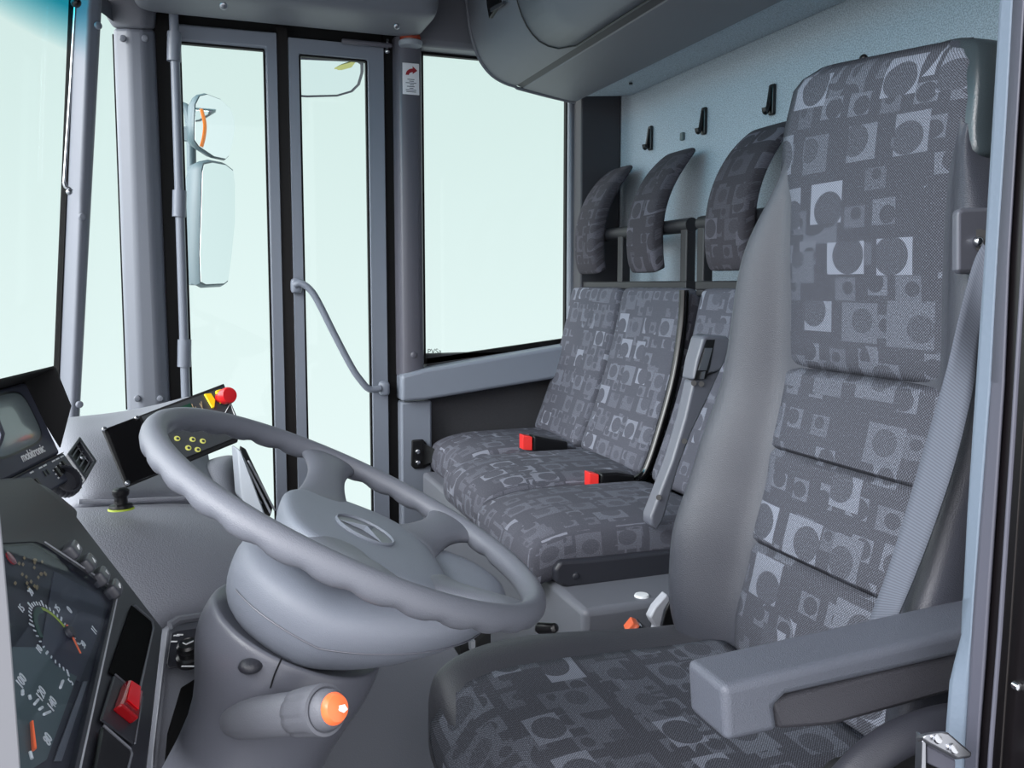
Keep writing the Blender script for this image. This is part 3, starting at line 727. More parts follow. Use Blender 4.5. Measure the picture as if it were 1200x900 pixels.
# fabric panels on the face of the backrest
def panel(z0,z1,n=14,top=False):
    rows=[];U=[];m_=16
    for i in range(n+1):
        t=i/n; z=lerp(z0,z1,t); x,wi,wo,b,tt=interp(TAB,z)
        puff=.013*(1-abs(2*t-1)**16)**.7 if not top else .013*(1-max(0,1-2*t)**26)**.7
        if top and t>.85: puff*=max(.35,1-(t-.85)*3)
        r=[];u=[]
        for k in range(m_+1):
            s_=2*k/m_-1; wf_=wi+.004+max(0,min(1,(z-1.385)/.05))*(wo-wi+.010); y=s_*(wi+.004+.016*max(0,min(1,(z-1.39)/.04)) if s_>0 else wf_); e=(1-abs(s_)**6)
            r.append(Vector((x+.006-puff*e,YD-y,zadj(-y,z)))); u.append((y+.21,z*.98))
        rows.append(r);U.append(u)
    mb=MB(); mb.loft(rows,cap=False,closed=False,uvs=U); return mb.build('fabric_panel','seat_fabric',ds,solid=.006)
S1,S2,S3=P(1010,445,X=.88).z,P(980,545,X=.865).z,P(950,665,X=.83).z
panel(.60,S3); panel(S3,S2); panel(S2,S1); panel(S1,1.575,26,True)
# headrest leather cheeks (dark, glossy) wrapping the top and the near side
rows=[]
def hring(z,g):
    x,wi,wo,b,t=interp(TAB,z)
    return x,wi,wo,t
cheek=[]
for z in (1.395,1.41,1.44,1.47,1.50,1.53,1.55,1.562,1.570):
    x,wi,wo,b,t=interp(TAB,min(z,1.578)); g=.012
    h=[(x+.004,wi+.006),(x-.001,wo+g*.3),(x+.012,wo+g),(x+.5*t,wo+g*1.2),(x+t,wo+g*.4),(x+t+g,wo-.04),(x+t+g,0)]
    hf2=[(x+.012,wi*.8),(x+.012,wo-.006),(x+.018,wo+.004),(x+.5*t,wo+g*1.0),(x+t,wo+g*.4),(x+t+g,wo-.04),(x+t+g,0)]
    pts=hf2+[(a,-y) for a,y in reversed(h[:-1])]
    cheek.append([Vector((a,YD+y,zadj(y,z))) for a,y in pts])
cheek.append([Vector((lerp(p.x,.96,.45),lerp(p.y,YD,.35),1.575)) for p in cheek[-1]])
MB().loft(cheek).build('headrest_cover','headrest_leather',ds,sub=1)
MB().sphere(P(1012,70,X=.95),.007,sz=1.2).build('headrest_button','black',ds)
# piping between insert and bolster
for sgn in (1,-1):
    pts=[]
    for i in range(40):
        z=lerp(.61,1.20,i/39); x,wi,wo,b,tt=interp(TAB,z); pts.append((x-.004,YD+sgn*(wi+.003),z))
    MB().tube(pts,.0025,6).build('piping','leather_dark',ds)
# cushion
CF,CB=.315,.80
def cfn(x,y,z):
    L=CB-CF+.02
    ny=y/.30
    t=max(0,-(x+.12)/.13)
    edge=abs(ny)
    if z>0:
        z+=.031*(1-.85*max(0,min(1,(x+.04)/.2)))*math.exp(-((edge-.80)/.17)**2)-.002*math.exp(-(ny/.5)**4)
    z-=.028*t**2
    if x<-.1: y*=1-.08*((-.1-x)/.15)**2
    return x,y,z
MB().rbox(Fr(((CF+CB)/2,YD+.01,.585),(1,0,0),(0,1,0)),(CB-CF+.02,.60,.145),.045,(10,12,3),cfn).build('seat_cushion','leather_dark',ds,sub=1)
def ctop(x,y):
    # top of cushion as built above, in world z
    hx=(CB-CF+.02)/2; lx=x-(CF+CB)/2; ly=y
    ny=ly/.30; t=max(0,-(lx+.12)/.13)
    z=.657+.031*(1-.85*max(0,min(1,(lx+.04)/.2)))*math.exp(-((abs(ny)-.80)/.17)**2)-.002*math.exp(-(ny/.5)**4)-.028*t*t
    e=max(0,-(lx)-(hx-.045))
    if e>0: z-=.045-math.sqrt(max(0,.045**2-min(e,.045)**2))
    return z
rows=[];U=[]
for i in range(27):
    s_=i/26
    x=lerp(CF-.0,CB-.01,s_)
    rows.append([]);U.append([])
    for k in range(21):
        q_=2*k/20-1; y=q_*(.185+.0*s_)*(1-.0)
        e=(1-abs(q_)**10)*(1-(1-min(1,s_*6))**4)
        z=ctop(x,y)+.003+.006*e
        rows[-1].append(Vector((x,YD+.01+y,z))); U[-1].append((y+.4,x*1.02+.11))
# front drop of the fabric over the nose
drop=[];UD=[]
for j,(dx,dz) in enumerate(((-.006,-.075),(-.012,-.045),(-.010,-.02))):
    drop.append([Vector((CF-.010+dx,YD+.01+(2*k/20-1)*.185*.96,rows[0][k].z+dz-.0)) for k in range(21)]); UD.append([((2*k/20-1)*.185+.4,CF+dz+.11) for k in range(21)])
rows=drop+rows; U=UD+U
mb=MB(); mb.loft(rows,cap=False,closed=False,uvs=U); mb.build('cushion_fabric','seat_fabric',ds,solid=.008)
MB().rbox(Fr((.56,YD,.46),(1,0,0),(0,1,0)),(.44,.46,.12),.03,(3,3,1)).build('seat_pan','matte_black',ds)
MB().loft([[Vector((.56+a*k,YD+b_*k,z)) for a,b_ in ((-.18,-.18),(.18,-.18),(.18,.18),(-.18,.18))] for z,k in ((.0,1.1),(.08,1.1),(.1,1.0),(.41,.95))]).build('suspension_bellows','black',ds)
MB().rbox(Fr((.86,YD-.305,.53),(1,0,0),(0,1,0)),(.52,.06,.44),.02,(3,1,2)).build('recliner_cover','matte_black',ds)
# lower grey side piece
MB().tube(cat_rom([tuple(P(u,v,Y=.635)) for u,v in ((985,925),(1015,893),(1050,868),(1095,850),(1150,840))],4),.018,12,flat=.6).build('adjuster_lever','charcoal',ds)
# armrest
ar_=thing('armrest_root',(0,0,0))
bpy.data.objects.remove(ar_)
YN,YF=.655,.722
A=[P(848,806,Y=YN),P(1120,741,Y=YN)]; 
dirv=(P(1120,741,Y=YN)-P(848,806,Y=YN)).normalized()
fr=Fr(P(848,806,Y=YN),dirv,(0,1,0))   # x along, y across, z up
def ap(u,v): return fr.inv(P(u,v,Y=YN))
tipb=ap(852,860); 
LA=.62
hb=-tipb[2]
side=[(0.0,0),(LA,0),(LA,ap(1118,752)[2]-.004),(ap(905,815)[0]+.01,ap(905,815)[2]),(ap(897,822)[0],ap(897,822)[2]-.004),(ap(902,852)[0],ap(902,852)[2]),(.004,-hb)]
side=[(0.0,0),(LA,-.0),(LA,-.033),(.070,-.024),(.058,-.032),(.062,-.058),(.002,-.056)]
ab=MB().prism([fr(x,0,z) for x,z in side],fr.y*(YF-YN)).build('armrest','armrest_plastic',ds,bevel=.008,seg=4)
MB().prism([fr(x,.008,z) for x,z in ((.058,-.028),(LA,-.028),(LA,-.070),(.13,-.073),(.066,-.062))],fr.y*(YF-YN-.02)).build('armrest_core','armrest_dark',ab,bevel=.006)
# belt outlet plate and seat belt
def nside(u,v,Y=.80): return P(u,v,Y=Y)
q=[P(u,v,Y=.735) for u,v in ((1122,246),(1130,243),(1165,243),(1165,322),(1124,321),(1122,316))]
MB().prism(q,(.012,.02,0)).build('belt_outlet','column_plastic',ds,bevel=.008,seg=3)
MB().cyl(P(1147,281,Y=.733),P(1147,281,Y=.75),.012).build('outlet_recess','black',ds)
MB().sphere(P(1146,283,Y=.731),.006).build('outlet_screw','chrome',ds)
belt=thing('seat_belt',P(1100,500,D=1.05),'grey ribbed seat belt running down the near edge of the driver seat','seat belt')
le=[(1152,285,.965),(1140,310,.965),(1124,375,.97),(1106,445,.985),(1084,520,.995),(1061,600,.995),(1041,665,1.0),(1020,722,1.01),(1006,762,1.02)]
re=[(1163,300,.955),(1158,345,.96),(1150,400,.98),(1137,470,.965),(1118,545,.96),(1093,620,.965),(1070,680,.975),(1052,722,.98),(1038,762,.99)]
le=cat_rom(le,4); re=cat_rom(re,4); rows=[];U=[];s_=0
for i,(a,b_) in enumerate(zip(le,re)):
    p0=P(a[0],a[1],D=a[2]-.02); p1=P(b_[0],b_[1],D=b_[2]-.02)
    if i: s_+=(p0-last).length
    last=p0
    rows.append([lerp(p0,p1,k/4) for k in range(5)]); U.append([(k*.012,s_) for k in range(6)])
mb=MB(); mb.loft(rows,cap=False,closed=False,uvs=U); mb.build('webbing','belt',belt,solid=.002)
# driver buckle + latch plate + flexible stalk
db=thing('driver_belt_buckle',P(750,738,Y=1.36),'orange-topped seat belt buckle beside the driver cushion','buckle')
MB().prism([P(u,v,Y=1.36) for u,v in ((733,741),(742,730),(749,733),(742,742))],(.01,.03,.0)).build('release_button','orange_plastic',db,bevel=.002)
MB().prism([P(u,v,Y=1.355) for u,v in ((742,743),(750,733),(752,734),(745,744))],(.01,.03,0)).build('chrome_edge','chrome',db)
MB().prism([P(u,v,Y=1.36) for u,v in ((744,744),(752,734),(770,752),(764,765),(744,765))],(.01,.03,0)).build('buckle_body','charcoal',db,bevel=.004)
lp=thing('belt_anchor_bracket',P(775,725,Y=1.38),'pale grey metal anchor bracket with black belt beside the driver backrest','bracket')
MB().prism([P(u,v,Y=1.38) for u,v in ((762,724),(768,712),(782,696),(786,703),(779,715),(776,728),(770,752),(765,752),(769,735),(765,730))],(.0,.02,0)).build('bracket_plate','platform_light',lp,bevel=.003)
MB().prism([P(u,v,Y=1.41) for u,v in ((786,702),(800,720),(815,750),(772,755),(777,728),(780,715))],(.02,.03,0)).build('belt_strap','black',lp,bevel=.004)
# ================================================================= STEERING WHEEL
C=Vector((.1488,.9352,.9987)); nn=Vector((.450,-.067,.891)).normalized(); aa=Vector((.893,0,-.451)).normalized()
wf=Fr(C,aa,nn.cross(aa))
sw=thing('steering_wheel',C,'grey four-spoke steering wheel with finger grips','steering wheel')
R=.225; rings=[]; NT=240
for i in range(NT+1):
    t=2*math.pi*i/NT; er=wf.x*math.cos(t)+wf.y*math.sin(t); c0=C+er*R; r=[]
    bump=.0; ph=(t*33)
    amp=.0032 if abs(math.cos(t))<.97 else 0
    for k in range(16):
        an=2*math.pi*k/16; co_,si=math.cos(an),math.sin(an)
        rr=.0130
        # grips on the under/inner side
        f_=max(0,-si)
        rr-=amp*f_*(.5+.5*math.cos(ph))**2
        r.append(c0+er*(rr*1.0*co_)+wf.z*(rr*1.12*si))
    rings.append(r)
MB().loft(rings,cap=False).build('rim','wheel_leather',sw)
# hub pad
def sup(cx,ax,by,n_=2.6,N=40,h=0,sk=0):
    out=[]
    for k in range(N):
        t=2*math.pi*k/N; c_,s_=math.cos(t),math.sin(t)
        x=math.copysign(abs(c_)**(2/n_),c_)*ax; y=math.copysign(abs(s_)**(2/n_),s_)*by*(1+sk*x)
        out.append(wf(cx+x,y,h))
    return out
hub=MB().loft([sup(.022,.088,.100,2.8,48,-.060,1.2),sup(.024,.094,.110,2.8,48,-.045,1.2),sup(.024,.097,.114,2.8,48,-.030,1.2),sup(.024,.097,.114,2.8,48,-.022,1.2),sup(.024,.093,.110,2.8,48,-.0175,1.2),sup(.024,.085,.101,2.7,48,-.0155,1.2),sup(.022,.05,.06,2.4,48,-.014,1.2),sup(.022,.012,.014,2,48,-.0135)]).build('hub_pad','hub_plastic',sw,sub=1)
def spoke(p0,p1,w0,w1,name='spoke'):
    rings=[]
    for i in range(11):
        t=i/10; x=lerp(p0[0],p1[0],t); y=lerp(p0[1],p1[1],t); h=lerp(-.029,-.002,t*t*(3-2*t))
        d=Vector((p1[0]-p0[0],p1[1]-p0[1])).normalized(); nx,ny=-d.y,d.x
        w_=lerp(w0,w1,t)/2*(1-.28*math.sin(math.pi*min(1,t*1.0)))
        th=lerp(.014,.013,t)
        if t>.55: w_*=1+.75*((t-.55)/.45)**2; th-=.002*((t-.55)/.45)
        rings.append([wf(x+nx*w_*math.copysign(abs(math.cos(a))**.8,math.cos(a)),y+ny*w_*math.copysign(abs(math.cos(a))**.8,math.cos(a)),h+th*math.sin(a)) for a in [2*math.pi*k/16 for k in range(16)]])
    MB().loft(rings).build(name,'wheel_leather',sw,sub=1)
for s_ in (1,-1):
    spoke((-.016,s_*.060),(-.004,s_*.222),.092,.052)
    spoke((.092,s_*.060),(.176,s_*.146),.098,.058)
# emblem: ring with a three-pointed star
ef=Fr(wf(.026,.012,-.0105),-wf.y*-1,wf.x*-1); ef=Fr(wf(.020,-.008,-.0138),wf.y,-wf.x); 
if ef.z.dot(nn)<0: ef=Fr(ef.O,-ef.x,ef.y)
em=MB().lathe(ef,[(.036,-.002),(.036,.0015),(.0345,.003),(.0335,.0015),(.0335,-.001)],40).build('emblem_ring','hub_plastic',sw)
MB().lathe(ef,[(.0335,-.002),(.0335,.0006),(1e-4,.0008)],40).build('emblem_disc','column_plastic',sw)
mb=MB()
for k in range(3):
    t=math.pi/2+k*2*math.pi/3; tip=ef(.033*math.cos(t),.033*math.sin(t),.0014)
    l_=ef(.0055*math.cos(t+math.pi/3),.0055*math.sin(t+math.pi/3),.001); r_=ef(.0055*math.cos(t-math.pi/3),.0055*math.sin(t-math.pi/3),.001); mid=ef(0,0,.006); bt_=ef(0,0,-.001)
    mb.add([tip,l_,mid,r_,bt_],[(0,1,2),(0,2,3),(0,4,1),(0,3,4)])
mb.build('emblem_star','hub_plastic',sw,smooth=False,weld=False)
# ---------------- steering column
sc=thing('steering_column',(.0,.96,.0),'flared grey steering column housing under the steering wheel','steering column')
def ell(h,cx,cy,ax,by,n_=2.0,N=48,skew=0): 
    out=[]
    for k in range(N):
        t=2*math.pi*k/N; c_,s_=math.cos(t),math.sin(t)
        x_=cx+math.copysign(abs(c_)**(2/n_),c_)*ax; out.append(wf(x_,cy+math.copysign(abs(s_)**(2/n_),s_)*by,h+skew*max(0,x_)))
    return out
MB().loft([ell(h,cx,0,ax,by,skew=.30) for h,cx,ax,by in ((-.062,.05,.08,.08),(-.064,.052,.115,.105),(-.068,.055,.138,.122),(-.080,.058,.153,.133),(-.10,.055,.150,.131),(-.12,.047,.139,.122),(-.139,.034,.118,.106),(-.152,.028,.092,.084),(-.158,.024,.05,.05))]).build('column_cowl','bowl_plastic',sc,sub=1)
low=[ell(h,cx,0,ax,by) for h,cx,ax,by in ((-.150,.004,.086,.088),(-.140,.004,.096,.098),(-.144,.004,.101,.102),(-.155,.004,.102,.103),(-.172,.004,.103,.103),(-.192,.006,.100,.099),(-.218,.010,.091,.092),(-.252,.016,.081,.084),(-.30,.02,.078,.081),(-.40,.02,.084,.085),(-.55,.02,.10,.095),(-.9,.02,.12,.11))]
MB().loft(low).build('column_shroud','column_plastic',sc,sub=1)
MB().tube([wf(.051+.1455*math.cos(t),.1262*math.sin(t),-.110+.30*max(0,.051+.1455*math.cos(t))) for t in [math.radians(200+130*k/60) for k in range(61)]],.0009,6).build('cowl_seam','column_plastic',sc)
MB().tube(cat_rom([tuple(P(u,v,D=d_)) for u,v,d_ in ((330,772,.832),(322,790,.838),(317,806,.842))],4),.0009,6).build('shroud_seam','black',sc)
# stalk with lit horn button
s0=P(292,842,D=.855); s1=P(387,831,D=.775); ax_=(s1-s0).normalized()
stk=thing('indicator_stalk',s0,'thick grey column stalk with an orange lit end button','stalk')
f_=Fr(s0,ax_.orthogonal(),z=ax_); Ls=(s1-s0).length
MB().lathe(f_,[(.015,-.03),(.0180,-.018),(.0200,0),(.0200,Ls*.66),(.0180,Ls*.68)],32).build('stalk_body','console_plastic',stk)
rings=[]
for r_,h_ in ((.0195,.62),(.0215,.64),(.0225,.72),(.0228,.86),(.0234,.91),(.0228,.95),(.0200,.955),(.0185,.945),(.0170,1.02),(.0145,1.04)):
    ring=[]
    for k in range(72):
        t=2*math.pi*k/72; rr=r_*(1-(.05 if (.6<h_<.9 and k%9<2) else 0)); ring.append(f_(rr*math.cos(t),rr*math.sin(t),h_*Ls))
    rings.append(ring)
kn=MB().loft(rings).build('stalk_knob','console_plastic',stk)
MB().lathe(f_,[(.0142,1.03*Ls),(.0142,1.05*Ls),(.0116,1.085*Ls),(.006,1.10*Ls),(1e-4,1.103*Ls)],32).build('horn_button','lit_orange',stk)
hf=Fr(f_(0,0,1.102*Ls),RT,z=ax_)
mb=MB(); mb.prism([hf(-.006,-.001,0),hf(-.006,.004,0),hf(-.001,.002,0),hf(.004,.003,0),hf(.007,-.001,0),hf(.004,-.004,0),hf(-.001,-.002,0)],ax_*.0008); mb.build('horn_symbol','white_print',stk,smooth=False)
MB().cyl(P(630,736,D=.96),P(652,736,D=.94),.0065,.0055,16).build('lower_lever','black',sc,bevel=.003)
# key lock cap on the shroud
kc=P(294,780,D=.848); MB().sphere(kc,.0125,fr=Fr(kc,(1,0,0),(0,1,0)),sz=.6).build('shroud_button','charcoal',sc)
# ================================================================= DASHBOARD
db_=thing('dashboard',(-.3,1.6,.0),'moulded light grey dashboard below the windscreen','dashboard')
def patch(rows,name,mat,back,parent=db_,sub=2,**k):
    g=[[P(u,v,D=d_) for u,v,d_ in r] for r in rows]; n=len(g[0]); m_=len(g)
    vs=[p for r in g for p in r]; N=len(vs); vs2=[p+Vector(back) for p in vs]; fs=[];
    for i in range(m_-1):
        for j in range(n-1):
            a=i*n+j; fs.append((a,a+1,a+n+1,a+n)); fs.append((N+a,N+a+n,N+a+n+1,N+a+1))
    for j in range(n-1): fs.append((j,N+j,N+j+1,j+1)); a=(m_-1)*n+j; fs.append((a,a+1,N+a+1,N+a))
    for i in range(m_-1): a=i*n; fs.append((a,a+n,N+a+n,N+a)); a=i*n+n-1; fs.append((a,N+a,N+a+n,a+n))
    return MB().add(vs+vs2,fs).build(name,mat,parent,sub=sub,weld=False,**k)
# lower grained body
patch([[(60,592,1.33),(95,591,1.34),(170,587,1.42),(235,585,1.50),(300,600,1.56),(335,620,1.58)],
       [(60,597,1.31),(95,596,1.32),(170,592,1.40),(235,590,1.48),(300,604,1.54),(335,624,1.56)],
       [(60,625,1.22),(100,625,1.22),(170,622,1.28),(235,622,1.35),(300,640,1.42),(340,655,1.45)],
       [(70,680,1.17),(120,680,1.17),(190,680,1.22),(250,680,1.28),(310,690,1.36),(345,700,1.40)],
       [(120,760,1.15),(170,760,1.15),(215,745,1.20),(265,735,1.26),(320,745,1.34),(350,750,1.38)]],
      'dash_body','dash_skin',(-.12,.16,-.10))
cs0=[(-.84,.86),(-.50,.90),(-.30,.84),(-.26,.55),(-.40,.25),(-.84,.20)]
MB().prism([(x,.62,z) for x,z in cs0],(0,1.95,0)).build('dash_carcass','dash_skin',db_,bevel=.03,seg=4)
# step between shelf and body, seam line
MB().tube([P(u,v,D=d_) for u,v,d_ in ((92,588,1.335),(130,588,1.365),(180,585.5,1.42),(236,583,1.49))],.004,8).build('shelf_edge','dash_skin',db_)
# upper shelf rising to the windscreen
patch([[(60,480,1.75),(100,478,1.85),(150,474,2.1),(200,466,2.3),(245,452,2.45)],
       [(60,500,1.55),(100,498,1.60),(140,492,1.72),(195,478,1.95),(250,458,2.2)],
       [(62,520,1.48),(92,512,1.50),(122,505,1.56),(190,480,1.75),(262,452,1.95)],
       [(70,555,1.44),(100,548,1.45),(135,535,1.50),(200,525,1.62),(270,520,1.78)],
       [(80,575,1.38),(110,572,1.39),(150,572,1.43),(205,565,1.55),(275,545,1.72)],
       [(85,592,1.33),(115,591,1.35),(165,588,1.41),(230,585,1.49),(300,588,1.60)]],
      'dash_shelf','dash_skin',(-.16,.14,-.12))
# right end of the dash beside the door opening
patch([[(235,538,1.66),(262,526,1.72),(278,524,1.76),(281,524,1.80)],
       [(240,560,1.62),(262,550,1.66),(280,546,1.72),(284,546,1.78)],
       [(250,590,1.56),(270,590,1.60),(283,590,1.66),(288,592,1.74)],
       [(270,625,1.50),(290,625,1.53),(305,628,1.58),(312,630,1.66)]],
      'dash_end','dash_skin',(-.10,.14,-.08),sub=2)
q=[P(u,v,D=d_) for u,v,d_ in ((278,526,1.66),(283,528,1.66),(312,605,1.54),(300,600,1.54),(283,585,1.58))]
MB().prism(q,(-.01,.05,0)).build('end_trim','grey_plastic',db_,bevel=.003)
# folder rack at the dash end : two black slats with light edges
rk=thing('document_rack',P(300,570,D=1.7),'black slatted document rack leaning at the end of the dashboard','rack')
MB().prism([P(u,v,D=d_) for u,v,d_ in ((281,522,1.80),(288,526,1.80),(320,592,1.66),(318,602,1.64),(284,552,1.74))],(.0,.03,-.01)).build('outer_slat','black',rk,bevel=.002)
MB().prism([P(u,v,D=d_) for u,v,d_ in ((283,535,1.70),(284,560,1.67),(312,604,1.58),(318,602,1.58),(292,552,1.67))],(.0,.02,-.01)).build('inner_slat','matte_black',rk,bevel=.002)
for a,b_ in (((285,537,1.69),(317,601,1.57)),((291,540,1.72),(322,598,1.64)),((286,566,1.66),(300,590,1.60)),((286,576,1.65),(297,591,1.60)),((288,562,1.66),(304,590,1.60)),((286,584,1.64),(294,591,1.60))):
    MB().tube([P(*a[:2],D=a[2]),P(*b_[:2],D=b_[2])],.0022,6).build('light_edge','platform_light',rk)
for u,v,dd in ((297,577,1.62),(303,590,1.595)): MB().sphere(P(u,v,D=dd),.006).build('ring_clip','steel',rk)
# parking brake style knob
kb=P(142,596,D=1.30)
k_=thing('control_knob',kb,'black push-pull knob with a yellow-green ring on the dashboard shelf','knob')
f_=Fr(kb,(1,0,0),(.0,1,-.05))
MB().lathe(f_,[(.0190,-.0015),(.0190,.0),(.0180,.0012),(.015,.001)],28).build('marked_ring','yellow_green',k_)
MB().lathe(f_,[(.0175,.002),(.017,.006),(.010,.008),(.0095,.018),(.011,.020),(.0125,.023),(.0125,.028),(.009,.031),(1e-4,.0315)],28).build('knob_body','stud_black',k_)
# rectangular air vent
vn=thing('air_vent',P(93,543,D=1.42),'rectangular black louvred air vent beside the monitor','air vent')
q=[(88,519,1.475),(108,553,1.43),(96,568,1.36),(72,543,1.40)]
q=[P(u,v,D=d_) for u,v,d_ in ((89,517,1.46),(109,546,1.43),(96,569,1.36),(74,538,1.385))]
fx=(q[1]-q[0]).normalized(); fy=(q[3]-q[0]); vf=Fr(q[0],fx,fy); wv=(q[1]-q[0]).length; hv=vf.inv(q[3])[1]
if vf.z.dot(EYE-q[0])<0: sgz=-1
else: sgz=1
uxv=(q[1]-q[0])/wv; uyv=(q[3]-q[0])/hv; crn=q[2]-q[1]-q[3]+q[0]
def vb(x,y,z): return q[0]+uxv*x+uyv*y+crn*(x/wv*y/hv)+vf.z*(z*sgz)
o_=[vb(0,0,0),vb(wv,0,0),vb(wv,hv,0),vb(0,hv,0)]; i_=[vb(.007,.007,0),vb(wv-.007,.007,0),vb(wv-.007,hv-.007,0),vb(.007,hv-.007,0)]
MB().ring_frame(o_,i_,vf.z*sgz*.012).build('vent_frame','charcoal',vn,bevel=.002)
MB().prism(i_,vf.z*sgz*.001).build('vent_back','black',vn)
for k in range(1,5):
    x=wv*k/5
    MB().prism([vb(x-.0016,.007,.003),vb(x+.0016,.007,.003),vb(x+.0016,hv-.007,.009),vb(x-.0016,hv-.007,.009)],vf.z*sgz*.002).build('louvre','platform',vn)
MB().sphere(vb(wv*.5,hv*.5,.009),.004).build('vent_tab','steel',vn)
# round thumbwheel nozzle
nz_=thing('round_nozzle',P(78,563,D=1.2),'round black ribbed nozzle below the monitor controls','nozzle')
nf=Fr(P(78,563,D=1.185),RT*.50-UP*.78-FW*.1,z=RT*.72-FW*.55+UP*.40)
rings=[]
for r_,h_ in ((.015,-.016),(.0190,-.012),(.0200,-.004),(.0200,.003),(.0185,.006),(.0155,.0065),(.0140,.002),(.0130,-.002),(.006,-.001),(1e-4,-.001)):
    rings.append([nf(r_*1.15*math.cos(2*math.pi*k/48)*(1.0 if (k%2 or r_<.018) else .95),r_*math.sin(2*math.pi*k/48)*(1.0 if (k%2 or r_<.018) else .95),h_) for k in range(48)])
MB().loft(rings).build('nozzle_body','charcoal',nz_)
# ================================================================= SWITCH PANEL WITH STOP BUTTON
A_=P(120,503,D=1.40); B_=P(262.5,449,D=1.60); Cc_=P(148,570,D=1.36)
sp_=Fr(A_,B_-A_,Cc_-A_)
sz_=1 if sp_.z.dot(EYE-A_)>0 else -1
def spn(u,v,h=0): p=PL(u,v,A_,sp_.z); return p+sp_.z*sz_*h
pn=thing('switch_panel',A_,'black angled control panel with red stop button and yellow lamps','control panel')
MB().prism([spn(120,503),spn(262.5,449),spn(281,497),spn(279,517),spn(148,570.5)],-sp_.z*sz_*.006).build('panel_housing','matte_black',pn,bevel=.002)
MB().prism([spn(125,503,.001),spn(162,489.5,.001),spn(186,555,.001),spn(150,568,.001)],sp_.z*sz_*.002).build('blank_plate','gloss_black',pn)
MB().prism([spn(166,489,.001),spn(262,454,.001),spn(280,496,.001),spn(274,514,.001),spn(190,548,.001)],sp_.z*sz_*.0015).build('button_field','panel_grey',pn)
for u,v in ((122,504),(160,491),(149,567)): bolt(pn,spn(u,v,.003),sp_.z*sz_,.004,.003,'chrome')
MB().prism([spn(238,464,.003),spn(246,463,.003),spn(251,471,.003),spn(250,480,.003),spn(247,480,.003)],sp_.z*sz_*.004).build('yellow_key','yellow_paint',pn,bevel=.001)
MB().prism([spn(251,461,.003),spn(257,459,.003),spn(262,472,.003),spn(257,475,.003)],sp_.z*sz_*.006).build('yellow_collar','yellow_paint',pn,bevel=.001)
rb=spn(257,468,.004); re_=P(269,463,D=1.545)
rf=Fr(rb,(re_-rb).orthogonal(),z=(re_-rb)); Lr=(re_-rb).length
MB().lathe(rf,[(.010,0),(.010,Lr*.45),(.0145,Lr*.5),(.0155,Lr*.9),(.0135,Lr*1.05),(1e-4,Lr*1.08)],28).build('stop_button','red_plastic',pn)
for u,v in ((207,515),(225,516),(237,518),(220,526),(231,528)):
    f_=Fr(spn(u,v,.0025),sp_.x,z=sp_.z*sz_)
    b_=MB().lathe(f_,[(.0052,0),(.0052,.0008),(1e-4,.0009)],20).build('lamp_dot','pale_yellow',pn)
    MB().lathe(Fr(f_(0.0005,-.0005,.001),sp_.x,z=sp_.z*sz_),[(.0026,0),(.0026,.0004),(1e-4,.0005)],12).build('lamp_symbol','panel_grey',b_)
MB().prism([spn(198,483,.003),spn(222,474,.003),spn(225,481,.003),spn(202,490,.003)],sp_.z*sz_*.001).build('green_field','dark_green',pn)
def outl(pts,nm):
    mb=MB()
    for a,b_ in zip(pts,pts[1:]+pts[:1]): mb.tube([a,b_],.0007,6)
    mb.build(nm,'white_print',pn)
outl([spn(269,474,.004),spn(275,491,.004),spn(262,487,.004)],'warning_triangle')
outl([spn(249,483,.004),spn(262,487,.004),spn(260,492,.004),spn(251,488,.004)],'printed_key')
mb=MB()
for (a,b_) in (((228,478),(231,485)),((233,474),(237,481)),((235,472),(236,478)),((224,475),(226,480))): mb.tube([spn(*a,.004),spn(*b_,.004)],.0006,6)
mb.build('panel_marks','gold_mark',pn)
# ================================================================= MONITOR
mo=P(76,540,D=1.22)
ma=math.radians(12); mx_=Vector((math.sin(ma),math.cos(ma),0)); mz0=Vector((math.cos(ma),-math.sin(ma),0))
tl=math.radians(22); mu=Vector((0,0,1))*math.cos(tl)-mz0*math.sin(tl); 
mf=Fr(mo,mx_,mu)   # x right, y up, z = toward driver
def mp_(u,v,h=0): p=PL(u,v,mo,mf.z); return p+mf.z*h
mn_=thing('rear_view_monitor',mo,'grey monitor with black sun hood and control strip on the dashboard','monitor')
def ml(u,v): a=mf.inv(mp_(u,v)); return a[0],a[1]
# body front outline
fr_pts=[(-30,500),(36,446),(78,536),(80,548),(10,583),(-30,600)]
x1,y1=ml(36,446); x2,y2=ml(72,520); x3,y3=ml(78,540)
bl=-.23
MB().prism([mf(bl,y1,0),mf(0,y1,0),mf(0,.012,0),mf(bl,.012,0)],-mf.z*.10).build('monitor_body','monitor_grey',mn_,bevel=.005)
# raised bezel with rounded screen cut
sc_pts=[ml(u,v) for u,v in ((52,516),(45,492),(36,470),(24,457))]
sw0,sh0=.150,.108
scx=ml(25,490)[0]-.055; 
xr=ml(51,512)[0]; yb=ml(51,515)[1]; yt=ml(25,457)[1]
print('MON',x1,y1,x2,y2,xr,yb,yt)
def rrect(cx,cy,hx,hy,n_=4.5,N=40): return [mf(cx+math.copysign(abs(math.cos(t))**(2/n_),math.cos(t))*hx,cy+math.copysign(abs(math.sin(t))**(2/n_),math.sin(t))*hy,0) for t in [2*math.pi*k/N for k in range(N)]]
hx=.078; hy=(yt-yb)/2; cx_=xr-hx; cy_=(yt+yb)/2
MB().prism(rrect(cx_,cy_,hx+.003,hy+.003),mf.z*.001).build('screen_surround','black',mn_)
r0=[p+mf.z*.001 for p in rrect(cx_,cy_,hx,hy)]; r1=[p+mf.z*.004 for p in rrect(cx_,cy_,hx*.8,hy*.8)]; r2=[p+mf.z*.0055 for p in rrect(cx_,cy_,hx*.35,hy*.35)]
MB().loft([r0,r1,r2]).build('screen','screen',mn_)
